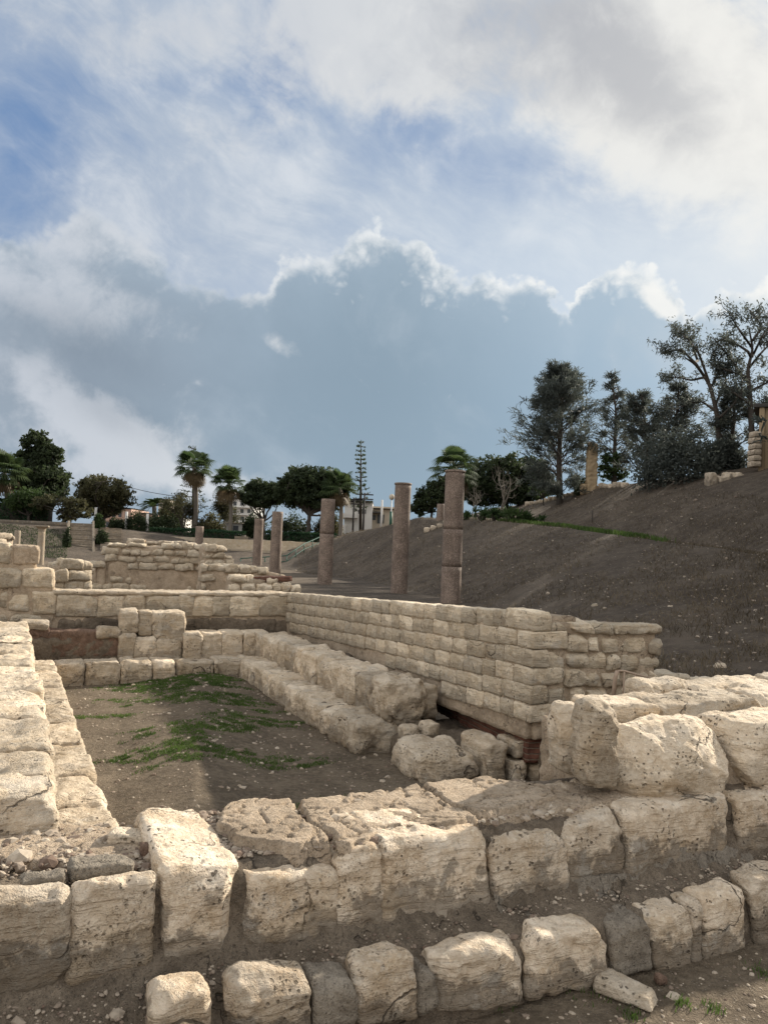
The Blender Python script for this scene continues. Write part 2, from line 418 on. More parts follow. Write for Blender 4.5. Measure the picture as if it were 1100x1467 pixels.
# bright sky round the hidden sun (out of frame to the right) and unseen bright clouds added behind the viewer to lift the shaded faces
sd = (math.sin(SUN_AZ) * math.cos(SUN_EL), math.cos(SUN_AZ) * math.cos(SUN_EL), math.sin(SUN_EL))
cosun = g.vm('DOT_PRODUCT', D, sd)
sg = g.m('EXPONENT', (cosun - 1.0) * 14.0)
col = g.mix(g.m('MULTIPLY', sg, .75, clamp=True), col, C(255, 253, 246))
behind = g.ss(dy, .45, -.35); side = g.ss(dx, .6, -.8, .78, 1.22)
cl_b = g.mix(g.ss(g.noise(D, 2.2, 6, .6), .38, .62), tuple(c * KS for c in (.44, .54, .70)), tuple(c * KS for c in (1.70, 1.60, 1.47)))
cl_b = scale_col(g, cl_b, side)  # unseen clouds weighted to the left, to set the wall's two faces apart
col = g.mix(behind, col, cl_b)
up = g.ss(dz, .62, .95)
col = g.mix(up * .8, col, tuple(c * KS for c in (.62, .65, .70)))
low = g.ss(dz, .0, -.05)
col = g.mix(low, col, C(150, 140, 125))
g.put(bg.inputs[0], col)
ld = bpy.data.lights.new('sun', 'SUN'); ld.energy = 5.0; ld.angle = math.radians(1.2); ld.color = (1.0, .91, .78)
lo = bpy.data.objects.new('sun', ld); COL.objects.link(lo)
lo.rotation_euler = (-Vector(sd)).to_track_quat('-Z', 'Y').to_euler(); lo.location = (0, 0, 30)
# ------------------------------------------------------------------ materials
def mk_stone(name, A, B, dirt=.5, holes=1.0, rust=.22, fine=70.0):
    def fn(g, pos, rnd):
        off = g.comb(rnd * 37.0, rnd * 11.0, rnd * 23.0)
        p = g.vm('ADD', pos, off)
        n1 = g.noise(p, 4.2, 5, .6); n2 = g.noise(p, 19.0, 5, .62); n3 = g.noise(p, fine, 4, .6)
        strat = g.noise(g.vm('MULTIPLY', p, (5.0, 5.0, 55.0)), 1.0, 3, .5)
        t = g.ss(n1 * .55 + n2 * .45, .36, .66)
        col = g.mix(t, B, A)
        col = g.mix(g.ss(n3, .45, .75) * .45, col, tuple(min(.82, c * 1.28) for c in A))
        col = g.mix(g.ss(g.noise(p, 7.5, 4, .6), .52, .75) * rust, col, (.36, .23, .115))
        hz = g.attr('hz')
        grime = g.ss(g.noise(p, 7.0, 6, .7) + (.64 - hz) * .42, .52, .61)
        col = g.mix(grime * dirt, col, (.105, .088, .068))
        spot = g.ss(g.noise(p, 30.0, 3, .6), .60, .70) * g.ss(n1, .42, .6)
        col = g.mix(spot * .55 * dirt, col, (.09, .072, .052))
        pd = g.vm('ADD', p, g.vm('SCALE', g.noise(p, 26.0, 3, .6, col=True), sc=.030))
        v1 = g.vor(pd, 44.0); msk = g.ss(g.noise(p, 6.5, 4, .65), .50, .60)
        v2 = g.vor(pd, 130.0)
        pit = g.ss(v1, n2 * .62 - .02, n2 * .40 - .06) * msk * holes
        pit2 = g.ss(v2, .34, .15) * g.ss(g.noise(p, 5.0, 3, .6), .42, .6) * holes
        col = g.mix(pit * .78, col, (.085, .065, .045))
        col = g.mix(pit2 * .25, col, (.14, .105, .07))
        cr = g.ss(g.m('ABSOLUTE', g.noise(g.vm('ADD', p, g.vm('SCALE', g.noise(p, 9.0, 3, .6, col=True), sc=.10)), 2.3, 1, .4) - .5), .0045, .001) * g.ss(g.noise(p, 1.3, 2), .51, .58)
        col = g.mix(cr * .8, col, (.06, .046, .034))
        bed = g.ss(g.noise(g.vm('MULTIPLY', g.vm('ADD', p, g.vm('SCALE', g.noise(p, 5.0, 3, .5, col=True), sc=.06)), (6.0, 9.0, 60.0)), 1.0, 4, .6), .45, .68)
        col = g.mix(bed * .30, col, B)
        och = g.ss(g.noise(p, 3.3, 5, .65), .54, .66)
        col = g.mix(och * .24, col, (.47, .335, .19)); gl = g.ss(g.noise(p, 5.2, 6, .7), .58, .64)
        col = g.mix(gl * .35, col, (.46, .43, .375))
        col = scale_col(g, col, rnd * .46 + .77)
        h = n2 * .9 + n3 * .6 + strat * .3 - bed * .35 - pit * 1.3 - pit2 * .4 - cr * 1.5 + g.noise(p, 210.0, 2, .6) * .3
        return dict(col=col, rough=.92, bump=h, bs=.95, bd=.013)
    return material(name, fn)
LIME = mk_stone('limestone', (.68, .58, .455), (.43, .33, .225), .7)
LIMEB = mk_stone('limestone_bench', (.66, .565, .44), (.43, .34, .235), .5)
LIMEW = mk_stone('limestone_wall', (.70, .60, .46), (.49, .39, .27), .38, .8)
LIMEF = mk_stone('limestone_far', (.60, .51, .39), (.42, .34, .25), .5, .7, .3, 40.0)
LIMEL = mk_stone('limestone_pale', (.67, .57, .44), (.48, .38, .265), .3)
def soilfn(A, B, pebble=.35, bd=.016, peb=(.34, .29, .22)):
    def fn(g, pos, rnd):
        n0 = g.noise(pos, 3.0, 5, .65); n1 = g.noise(pos, 9.0, 6, .68); n2 = g.noise(pos, 38.0, 5, .68); n3 = g.noise(pos, 150.0, 3, .7)
        col = g.mix(g.ss(n1 * .5 + n2 * .5, .38, .62), B, A)
        col = g.mix(g.ss(n0, .50, .64) * .5, col, tuple(c * .62 for c in B)); col = g.mix(g.ss(n0, .46, .36) * .4, col, tuple(min(.8, c * 1.3) for c in A))
        pd = g.vm('ADD', pos, g.vm('SCALE', g.noise(pos, 40.0, 2, .6, col=True), sc=.012))
        v = g.vor(pd, 95.0); vc = g.sep(g.vor(pd, 95.0, 'F1', 'Color'))
        m = g.ss(v, .40, .24) * g.ss(vc[0], .62, .68)
        col = g.mix(m * pebble * 1.3, col, g.mix(vc[1], tuple(c * .5 for c in peb), peb))
        col = g.mix(g.ss(n3, .50, .66) * .45, col, tuple(c * .45 for c in B))
        cr = g.ss(g.m('ABSOLUTE', g.noise(pd, 4.0, 3, .55) - .5), .006, .001) * g.ss(n0, .48, .58)
        col = g.mix(cr * .7, col, tuple(c * .3 for c in B))
        return dict(col=col, rough=1.0, bump=n1 * 1.0 + n2 * .9 + n3 * .6 + m * .6 - cr, bs=1.0, bd=bd)
    return fn
MORT = material('earth_mortar', soilfn((.255, .205, .15), (.15, .118, .086)))
MORTG = material('grey_mortar', soilfn((.33, .285, .225), (.215, .182, .142), .25))
MORTP = material('pink_mortar', soilfn((.56, .45, .33), (.41, .315, .22), .3, .016, (.55, .46, .36)))
REDM = material('red_mortar', soilfn((.25, .165, .118), (.155, .10, .072), .2))
def brickfn(g, pos, rnd):
    n1 = g.noise(pos, 12.0, 5, .6); z = g.sep(pos)[2]
    row = g.m('FRACT', (z + (n1 - .5) * .01) * 26.0)
    j = g.ss(g.m('ABSOLUTE', row - .5), .36, .44)
    col = g.mix(g.ss(n1, .35, .65), (.10, .045, .032), (.19, .088, .06))
    col = g.mix(j, col, (.20, .15, .11))
    return dict(col=col, rough=.95, bump=n1 - j, bs=.9, bd=.015)
BRICK = material('old_brick', brickfn)
def groundfn(g, pos, rnd):
    x, y, z = g.sep(pos)
    bk = g.attr('bank')
    n0 = g.noise(pos, .55, 5, .6); n1 = g.noise(pos, 3.0, 6, .65); n2 = g.noise(pos, 26.0, 5, .65); n3 = g.noise(pos, 120.0, 3, .65)
    near = g.mix(g.ss(n1 * .5 + n2 * .5, .38, .62), (.110, .085, .058), (.210, .166, .116))
    near = g.mix(g.ss(n0, .5, .68) * .5, near, (.15, .112, .078))
    v = g.vor(pos, 70.0); vc = g.sep(g.vor(pos, 70.0, 'F1', 'Color'))[0]
    peb = g.ss(v, .38, .2) * g.ss(vc, .74, .8)
    near = g.mix(peb * .5, near, (.33, .28, .215))
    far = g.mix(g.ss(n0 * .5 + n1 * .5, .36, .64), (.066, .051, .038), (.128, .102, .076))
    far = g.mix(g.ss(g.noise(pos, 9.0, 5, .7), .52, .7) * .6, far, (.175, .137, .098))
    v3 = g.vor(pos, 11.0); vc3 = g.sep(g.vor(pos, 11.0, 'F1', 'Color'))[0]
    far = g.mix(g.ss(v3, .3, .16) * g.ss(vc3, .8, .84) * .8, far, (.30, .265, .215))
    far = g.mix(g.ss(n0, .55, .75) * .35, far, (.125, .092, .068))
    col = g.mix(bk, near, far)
    return dict(col=col, rough=1.0, bump=n2 * .8 + n3 * .5 + peb * .4 + n1 * .8, bs=.9, bd=.03)
GROUND = material('ground_soil', groundfn)
def pebfn(g, pos, rnd):
    v = g.attr('tone'); n = g.noise(pos, 60.0, 3, .6)
    col = g.mix(v, (.17, .12, .09), (.47, .40, .31)); col = scale_col(g, col, n * .7 + .65)
    return dict(col=col, rough=.95, bump=n, bs=.5, bd=.004)
PEB = material('gravel', pebfn)
def granitefn(g, pos, rnd):
    n1 = g.noise(pos, 2.5, 5, .6); v = g.sep(g.vor(pos, 46.0, 'F1', 'Color'))[0]; n3 = g.noise(pos, 34.0, 4, .6)
    col = g.mix(g.ss(n1, .35, .65), (.150, .115, .088), (.235, .182, .142))
    col = g.mix(g.ss(v, .6, .9) * .5, col, (.10, .07, .06)); col = g.mix(g.ss(v, .3, .1) * .5, col, (.42, .31, .25))
    x, y, z = g.sep(pos)
    st_ = g.ss(g.noise(g.vm('MULTIPLY', pos, (6.0, 6.0, .9)), 1.0, 4, .6), .5, .7)
    col = g.mix(st_ * .4, col, (.12, .085, .065))
    col = scale_col(g, col, rnd * .25 + .88)
    return dict(col=col, rough=.75, bump=n3 + v * .3, bs=.5, bd=.02)
GRAN = material('red_granite', granitefn)
def plain(name, c, rough=.7, var=.25, sc=8.0, metal=0.0):
    def fn(g, pos, rnd):
        n = g.noise(pos, sc, 5, .6); n2 = g.noise(pos, sc * .15, 3, .6)
        return dict(col=scale_col(g, c, (n * .6 + n2 * .4 - .5) * 2 * var + 1.0), rough=rough, bump=n, bs=.25, bd=.01, metal=metal)
    return material(name, fn)
def foliage(name, A, B, t=.35):
    def fn(g, pos, rnd):
        n = g.noise(pos, .9, 4, .6); n2 = g.noise(pos, 14.0, 2, .6)
        f = g.ss(n * .6 + n2 * .4, .36, .62)
        c = g.mix(f, A, B)
        return dict(col=c, rough=.65, trans=t, tcol=scale_col(g, c, 1.5))
    return material(name, fn)
BARK = plain('bark', (.066, .056, .046), .95, .5, 14.0)
BARKG = plain('grey_bark', (.16, .14, .115), .95, .4, 14.0)
F_DARK = foliage('leaves_dark', (.022, .033, .015), (.052, .070, .030))
F_OLIVE = foliage('leaves_olive', (.045, .048, .022), (.095, .088, .042))
F_GREEN = foliage('leaves_green', (.022, .042, .014), (.055, .085, .026))
F_CAS = foliage('leaves_casuarina', (.055, .064, .056), (.100, .112, .094))
F_PALM = foliage('leaves_palm', (.028, .050, .018), (.075, .105, .038))
F_BROWN = foliage('leaves_brown', (.09, .065, .035), (.15, .11, .06))
F_HEDGE = foliage('leaves_hedge', (.012, .035, .014), (.028, .065, .026), .2)
F_GRASS = foliage('grass_blades', (.045, .080, .016), (.095, .150, .035), .3)
F_DRY = foliage('dry_grass', (.075, .058, .038), (.16, .125, .08), .2)
WHITE = plain('white_plaster', (.62, .60, .56), .8, .12, 3.0)
CREAM = plain('cream_plaster', (.52, .45, .35), .8, .15, 3.0)
PINKP = plain('pink_plaster', (.45, .30, .23), .8, .15, 3.0)
TAN = plain('tan_plaster', (.36, .27, .165), .85, .2, 3.0)
DARKG = plain('dark_window', (.07, .075, .08), .3, .2, 3.0)
SLATE = plain('dark_roof', (.06, .055, .05), .7, .3, 3.0)
STEEL = plain('painted_pole', (.55, .56, .55), .5, .1, 5.0)
GREENM = plain('green_railing', (.03, .10, .07), .5, .2, 6.0)
RUST = plain('rusty_railing', (.36, .27, .20), .7, .3, 30.0)
POLEM = plain('utility_pole', (.055, .05, .048), .8, .3, 9.0)
STEPM = mk_stone('step_stone', (.27, .225, .17), (.165, .135, .10), .6, .6, .2, 30.0)
# ------------------------------------------------------------------ ground sheet (polar grid, reaches the horizon)
KN = [  # photo column: (foot Y, z), (crest Y, z), (path end Y, z), (top Y, z), (far Y, z)
    (-900, (30, 0), (50, 1.8), (56, 1.9), (90, 2.2), (300, 3.0)),
    (-100, (40, 0), (52, 2.2), (56, 2.3), (90, 2.5), (300, 3.0)),
    (190, (44, 0), (55, 2.0), (60, 2.1), (90, 2.4), (300, 3.0)),
    (300, (48, .1), (57, 1.2), (60, 1.6), (90, 2.4), (300, 3.0)),
    (405, (46, 0), (57, .9), (60, 1.6), (90, 2.3), (300, 3.0)),
    (450, (40, 0), (52, 1.18), (58, 1.4), (80, 2.2), (300, 3.2)),
    (500, (37, 0), (50, 2.33), (58, 2.4), (80, 2.8), (300, 3.6)),
    (600, (28, 0), (42, 3.24), (50, 3.3), (70, 3.6), (300, 4.2)),
    (700, (22, 0), (36, 3.05), (41, 3.05), (60, 4.9), (300, 5.5)),
    (760, (17, 0), (33, 2.82), (37, 2.85), (48, 4.75), (300, 6.0)),
    (850, (13, 0), (28, 2.45), (31.5, 2.5), (40, 5.07), (300, 6.5)),
    (950, (11, 0), (23, 2.08), (26.5, 2.1), (36, 5.35), (300, 6.8)),
    (1100, (9.5, 0), (18, 1.78), (21, 1.82), (32, 5.72), (300, 7.0)),
    (1300, (9, 0), (16.5, 1.7), (19, 1.75), (31, 5.8), (300, 7.0)),
    (3500, (9, 0), (16.5, 1.7), (19, 1.75), (31, 5.8), (300, 7.0))]
kx = np.array([math.atan((k[0] - CX) / FPX) for k in KN])
kd = np.array([[c[0] * math.sqrt(1 + ((k[0] - CX) / FPX) ** 2) if abs(k[0] - CX) < 1500 else c[0] * 1.3 for c in k[1:]] for k in KN])
kz = np.array([[c[1] for c in k[1:]] for k in KN])
def terrain(Xc, Yc, detail=True):
    Xc = np.atleast_1d(np.asarray(Xc, float)); Yc = np.atleast_1d(np.asarray(Yc, float))
    a = np.arctan2(Xc, Yc); d = np.hypot(Xc, Yc)
    fr = sstep(1.9, 1.3, np.abs(a))
    a = np.clip(a, kx[0], kx[-1])
    ds = [np.interp(a, kx, kd[:, i]) for i in range(5)]; zs = [np.interp(a, kx, kz[:, i]) for i in range(5)]
    z = np.zeros_like(d)
    t = np.clip((d - ds[0]) / (ds[1] - ds[0]), 0, 1)
    bank = sstep(-.06, .05, (d - ds[0]) / (ds[1] - ds[0]))
    tt = t ** 1.25; z = zs[0] + (zs[1] - zs[0]) * tt
    for i in (1, 2, 3):
        t = np.clip((d - ds[i]) / (ds[i + 1] - ds[i]), 0, 1)
        if i == 2: t = t * (1.25 - .25 * t)
        z = np.where(d > ds[i], zs[i] + (zs[i + 1] - zs[i]) * t, z)
    z *= fr
    n = Xc * UN[0] + Yc * UN[1]; m = Xc * VM[0] + Yc * VM[1]
    z = z + .14 * sstep(1.45, .45, n) * sstep(2.9, 2.5, m) * sstep(-2.5, -.5, n + 1)
    if detail:
        P = np.stack([Xc, Yc, np.zeros_like(Xc)], 1)
        z = z + .012 * fbm(P * 2.2, 4, 3) + bank * (.055 * fbm(P * .35, 4, 5) + .035 * fbm(P * 2.0, 3, 6)) * sstep(8, 14, d)
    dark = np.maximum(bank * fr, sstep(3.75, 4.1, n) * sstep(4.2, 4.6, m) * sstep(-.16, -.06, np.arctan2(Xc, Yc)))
    return z, dark
def tz(x, y): return float(terrain([x], [y])[0][0])
def onground(px, py, Y):                # the ground point under a sight line at depth Y
    p = at(px, py, Y); p[2] = tz(p[0], p[1]); return p
aa = np.radians(np.concatenate([np.linspace(-46, 46, 400), np.linspace(46, 314, 120)[1:-1]]))
rr = np.concatenate([[.05], np.geomspace(.5, 8, 110), np.geomspace(8, 60, 210)[1:], np.geomspace(60, 1600, 40)[1:]])
A_, R_ = np.meshgrid(aa, rr, indexing='ij')
gx, gy = (R_ * np.sin(A_)).ravel(), (R_ * np.cos(A_)).ravel()
gz, gb = terrain(gx, gy)
na, nr = len(aa), len(rr)
i = np.arange(na)[:, None]; j = np.arange(nr - 1)[None]
i2 = (i + 1) % na
Fg = np.stack([i * nr + j, i2 * nr + j, i2 * nr + j + 1, i * nr + j + 1], -1).reshape(-1, 4)
tag(obj('ground', np.stack([gx, gy, gz], 1), Fg[:, ::-1], GROUND, None, True, {'bank': gb}), kind='structure')

# ------------------------------------------------------------------ scattered small matter
def ico():
    t = (1 + 5 ** .5) / 2
    v = np.array([[-1, t, 0], [1, t, 0], [-1, -t, 0], [1, -t, 0], [0, -1, t], [0, 1, t], [0, -1, -t], [0, 1, -t], [t, 0, -1], [t, 0, 1], [-t, 0, -1], [-t, 0, 1]]) / math.hypot(1, t)
    f = np.array([[0, 11, 5], [0, 5, 1], [0, 1, 7], [0, 7, 10], [0, 10, 11], [1, 5, 9], [5, 11, 4], [11, 10, 2], [10, 7, 6], [7, 1, 8], [3, 9, 4], [3, 4, 2], [3, 2, 6], [3, 6, 8], [3, 8, 9], [4, 9, 5], [2, 4, 11], [6, 2, 10], [8, 6, 7], [9, 8, 1]])
    return v, f
IV, IF = ico()
def pebbles(name, P, size, tone, mat=None, parent=None, flat=.65):
    n = len(P); r = RNG
    V = IV[None] * (1 + r.uniform(-.28, .28, (n, 12, 1)))
    V = V * np.stack([r.uniform(.7, 1.3, n), r.uniform(.6, 1.1, n), r.uniform(flat * .7, flat * 1.2, n)], 1)[:, None]
    th = r.uniform(0, 6.28, n); c, s = np.cos(th)[:, None], np.sin(th)[:, None]
    V = np.stack([V[..., 0] * c - V[..., 1] * s, V[..., 0] * s + V[..., 1] * c, V[..., 2]], -1)
    V = V * np.asarray(size)[:, None, None] + np.asarray(P)[:, None]
    F = (IF[None] + np.arange(n)[:, None, None] * 12).reshape(-1, 3)
    return obj(name, V.reshape(-1, 3), F, mat or PEB, parent, False, {'tone': np.repeat(tone, 12)})
def blades(name, P, h, w, mat, lean=.5, parent=None):
    n = len(P); r = RNG; P = np.asarray(P); h = np.broadcast_to(h, (n,)) * r.uniform(.6, 1.3, n); w = np.broadcast_to(w, (n,))
    th = r.uniform(0, 6.28, n); d = np.stack([np.cos(th), np.sin(th), 0 * th], 1)
    th2 = r.uniform(0, 6.28, n); l = np.stack([np.cos(th2), np.sin(th2), 0 * th], 1) * (h * r.uniform(.1, 1, n) * lean)[:, None]
    up = np.array([0, 0, 1.0])
    a = P - d * w[:, None] / 2; b = P + d * w[:, None] / 2
    c = P + d * w[:, None] * .35 + up * (h * .6)[:, None] + l * .4; e = P - d * w[:, None] * .35 + up * (h * .6)[:, None] + l * .4
    t = P + up * h[:, None] * .92 + l
    V = np.stack([a, b, c, e, t], 1).reshape(-1, 3); k = np.arange(n)[:, None] * 5
    return obj(name, V, [k + np.array([[0, 1, 2, 3]]), k + np.array([[3, 2, 4]])], mat, parent, True)
# ------------------------------------------------------------------ near wall with its projecting lower step
def pxblock(c4, m, depth, back=None, rise=0.0, dz=0.0):
    """front-face outline in photo pixels (TL, TR, BR, BL) on the vertical plane m, carried back by depth"""
    tl, tr, br, bl = [PL(x, y, m) for x, y in c4]
    b = back or 0.0
    mid = lambda a, o, f: a + (o - a) * f
    f = [W(bl[0], m, bl[1] + dz), W(br[0], m, br[1] + dz)]
    k = [W(mid(br[0], bl[0], b), m + depth, br[1] + dz), W(mid(bl[0], br[0], b), m + depth, bl[1] + dz)]
    t = [W(tl[0], m, tl[1] + dz), W(tr[0], m, tr[1] + dz), W(mid(tr[0], tl[0], b), m + depth, tr[1] + rise + dz), W(mid(tl[0], tr[0], b), m + depth, tl[1] + rise + dz)]
    return np.array(f + k + t)
near = thing('stone_wall', 'low broken wall of big pitted limestone blocks with a projecting lower step, in front', 'wall', W(1.5, 2.5, 0))
up_blocks = [
    ([(-330, 1335), (-90, 1296), (-90, 1440), (-330, 1480)], .08, None),
    ([(-86, 1292), (103, 1276), (98, 1400), (-86, 1445)], .08, None),
    ([(105, 1274), (222, 1255), (212, 1380), (101, 1405)], .08, None),
    ([(236, 1252), (347, 1250), (331, 1385), (240, 1392)], .58, None),
    ([(350, 1262), (483, 1252), (481, 1345), (343, 1352)], .16, 'limestone block speckled with dark brown stain and holes'),
    ([(487, 1228), (545, 1212), (543, 1340), (487, 1345)], .30, None),
    ([(547, 1209), (700, 1196), (701, 1318), (547, 1338)], .30, None),
    ([(705, 1210), (809, 1195), (811, 1292), (708, 1305)], .30, 'limestone block with a brown stained corner'),
    ([(813, 1190), (892, 1166), (888, 1268), (815, 1280)], .40, None),
    ([(898, 1166), (1046, 1142), (1042, 1232), (900, 1256)], .42, None),
    ([(1057, 1150), (1240, 1116), (1240, 1210), (1058, 1232)], .42, None),
    ([(1246, 1116), (1420, 1080), (1420, 1180), (1246, 1208)], .42, None)]
for c4, dp, lb in up_blocks:
    stone(near, pxblock(c4, 2.5, dp, .02, .012 if dp > .1 else -.012), LIME, nseed(), 'stone_block', lb, res=.0085, r=.010, amp=.008, low=.006, pits=.012, strata=.003, grow=.011, facet=.008, obl=.008, chip=.022, nchip=11)
low_blocks = [
    ([(222, 1428), (300, 1420), (300, 1500), (215, 1500)], .115, LIME), ([(335, 1414), (446, 1400), (447, 1490), (338, 1496)], .115, LIME),
    ([(452, 1408), (508, 1402), (510, 1478), (454, 1484)], .115, MORTG), ([(514, 1388), (592, 1366), (599, 1455), (514, 1462)], .115, LIME),
    ([(600, 1392), (621, 1386), (624, 1440), (602, 1446)], .1, MORTG), ([(622, 1374), (748, 1350), (750, 1430), (628, 1446)], .115, LIME), ([(756, 1342), (868, 1328), (872, 1408), (757, 1424)], .115, LIME),
    ([(878, 1332), (927, 1318), (931, 1392), (880, 1400)], .115, MORTG), ([(934, 1318), (986, 1306), (989, 1386), (938, 1394)], .115, LIME),
    ([(990, 1298), (1004, 1294), (1006, 1380), (991, 1384)], .115, LIME), ([(1008, 1292), (1062, 1274), (1066, 1368), (1009, 1378)], .115, LIME),
    ([(1074, 1268), (1165, 1243), (1165, 1335), (1084, 1352)], .115, LIME), ([(1172, 1240), (1300, 1205), (1300, 1300), (1172, 1332)], .115, LIME)]
for c4, dp, mt in low_blocks:
    stone(near, pxblock(c4, 2.255, dp, .04, .004, -.010 if c4[0][0] < 870 else .006), mt, nseed(), 'mortar_block' if mt is MORTG else 'step_block', None, res=.008, r=.012, facet=.010, obl=.007, grow=.009, amp=.008, low=.007, chip=.022 if c4[1][0] - c4[0][0] > 90 else .012, nchip=11, pits=.009 if mt is LIME else .003, strata=.003)
# mortar and earth core: a swept section
ns = np.arange(-1.9, 4.7, .012)
def section(n):
    k = float(sstep(.85, .35, n))          # towards the left the lower step is buried
    A = [(2.28, -.15), (2.272, .0), (2.28, .15), (2.31, .20), (2.39, .222), (2.46, .238), (2.49, .272), (2.522, .32), (2.530, .40), (2.538, .47), (2.58, .502), (2.75, .515), (2.95, .515), (3.05, .50), (3.075, .42), (3.08, .2), (3.08, -.15)]
    B = [(2.05, -.15), (2.06, .08), (2.12, .13), (2.22, .155), (2.34, .185), (2.45, .225), (2.49, .265), (2.522, .32), (2.530, .40), (2.538, .45), (2.58, .475), (2.75, .485), (2.95, .485), (3.05, .47), (3.10, .42), (3.12, .2), (3.12, -.15)]
    return (1 - k) * np.array(A) + k * np.array(B)
def sweep(sec, ns, sub=.014):
    rows = []
    for n in ns:
        s = sec(n); L = np.concatenate([[0], np.cumsum(np.hypot(*np.diff(s, axis=0).T))])
        q = np.linspace(0, 1, sweep.k); L0 = sweep.L
        rows.append(np.stack([np.interp(q, L0, s[:, 0]), np.interp(q, L0, s[:, 1])], 1))
    return np.array(rows)
def sweep_mesh(sec, ns, k):
    s0 = sec(float(ns[len(ns) // 2])); L = np.concatenate([[0], np.cumsum(np.hypot(*np.diff(s0, axis=0).T))]); sweep.L = L / L[-1]; sweep.k = k
    R = sweep(sec, ns)
    N = np.repeat(ns[:, None], k, 1)
    V = N[..., None] * UN + R[..., :1] * VM + R[..., 1:] * np.array([0, 0, 1.0])
    i = np.arange(len(ns) - 1)[:, None]; j = np.arange(k - 1)[None]
    F = np.stack([i * k + j, (i + 1) * k + j, (i + 1) * k + j + 1, i * k + j + 1], -1).reshape(-1, 4)
    return V.reshape(-1, 3), F, R
V, F, _ = sweep_mesh(section, ns, 110)
nz = fbm(V * 9, 4, 41); V = V + (.022 * nz + .010 * fbm(V * 34, 3, 42))[:, None] * np.array([-VM[0] * .5, -VM[1] * .5, .8])
obj('mortar_core', V, F, MORT, near)
# grey cement fillet along the foot of the right-hand blocks
V, F, _ = sweep_mesh(lambda n: np.array([(2.30, .19), (2.40, .212), (2.46, .235), (2.485, .262 + .03 * math.sin(n * 9)), (2.497, .30 + .03 * math.sin(n * 7 + 1)), (2.53, .30)]), np.arange(1.75, 4.6, .012), 30)
V = V + (.014 * fbm(V * 11, 4, 45) + .005 * fbm(V * 50, 2, 46))[:, None] * np.array([0, 0, 1.0])
obj('cement_fillet', V, F, MORTG, near)
# broken pink mortar bed on the top
def patch(polys, z0, thick, res, mat, name, parent, seed, crack=.30, rag=.02, zf=None):
    for pi, poly in enumerate(polys):
        Q = np.array([PZ(x, y, z0 + thick) for x, y in poly])
        lo, hi = Q.min(0) - .05, Q.max(0) + .05
        nx, ny = [int((hi[k] - lo[k]) / res) + 1 for k in (0, 1)]
        a, b = np.meshgrid(np.linspace(lo[0], hi[0], nx), np.linspace(lo[1], hi[1], ny), indexing='ij')
        p = np.stack([a.ravel(), b.ravel(), np.full(a.size, pi * 5.0)], 1)
        sd = np.full(len(p), 9.0); ins = np.zeros(len(p), bool)
        for k in range(len(Q)):
            A, B = Q[k], Q[(k + 1) % len(Q)]; ab = B - A
            t = np.clip(((p[:, :2] - A) @ ab) / (ab @ ab), 0, 1)
            sd = np.minimum(sd, np.hypot(*(p[:, :2] - A - t[:, None] * ab).T))
            c = (A[1] > p[:, 1]) != (B[1] > p[:, 1])
            ins ^= c & (p[:, 0] < (B[0] - A[0]) * (p[:, 1] - A[1]) / (B[1] - A[1] + 1e-12) + A[0])
        sd = np.where(ins, sd, -sd) + rag * fbm(p * 14, 3, seed)
        h = thick * sstep(0, .012, sd) - .10 * sstep(.0, -.012, sd)
        w1, r1, w2 = worley(p * np.array([4.2, 6.5, 1]) + fbm(p * 9, 3, seed + 2)[:, None] * .45, seed + 1)
        h = h - crack * thick * sstep(.05, .0, w2 - w1) * (h > thick * .5) + (r1 - .5) * thick * .12 * (h > thick * .5)
        h += .009 * fbm(p * 9, 4, seed + 4) + .0025 * fbm(p * 70, 2, seed + 6)
        z = z0 + h + (zf(p[:, 0], p[:, 1]) if zf else 0)
        V = a.reshape(-1)[:, None] * UN + b.reshape(-1)[:, None] * VM + z[:, None] * np.array([0, 0, 1.0])
        ok = (sd > -.015).reshape(nx, ny)
        i, j = np.meshgrid(np.arange(nx - 1), np.arange(ny - 1), indexing='ij')
        m = ok[:-1, :-1] & ok[1:, :-1] & ok[1:, 1:] & ok[:-1, 1:]
        i, j = i[m], j[m]; k = i * ny + j
        F = np.stack([k, k + ny, k + ny + 1, k + 1], 1)
        u, inv = np.unique(F, return_inverse=True)
        obj(name, V[u], inv.reshape(-1, 4), mat, parent)
patch([[(322, 1152), (345, 1141), (420, 1143), (430, 1166), (467, 1188), (474, 1205), (412, 1209), (340, 1199), (310, 1176)],
       [(427, 1143), (480, 1138), (560, 1128), (598, 1120), (642, 1150), (692, 1168), (664, 1175), (627, 1179), (555, 1187), (503, 1209), (484, 1206), (474, 1190), (440, 1178)],
       [(602, 1120), (690, 1110), (792, 1124), (800, 1140), (765, 1150), (700, 1166), (642, 1149)]], .497, .055, .0075, MORTP, 'mortar_slab', near, 51)
patch([[(700, 1150), (800, 1118), (880, 1126), (905, 1137), (880, 1146), (812, 1158), (715, 1172)]], .505, .03, .008, MORTP, 'earth_cap', near, 53)
patch([[(-40, 1185), (60, 1178), (150, 1180), (215, 1200), (205, 1225), (120, 1240), (60, 1235), (-40, 1225)]], .49, .02, .009, MORTP, 'mortar_slab', near, 55)
for c4, dp, m_ in [([(98, 1240), (195, 1238), (192, 1262), (100, 1268)], .10, 2.60), ([(28, 1262), (94, 1254), (92, 1276), (28, 1280)], .08, 2.58)]:
    stone(near, pxblock(c4, m_, dp), MORTG, nseed(), 'mortar_lump', None, res=.008, r=.02, amp=.012, low=.01, pits=0)
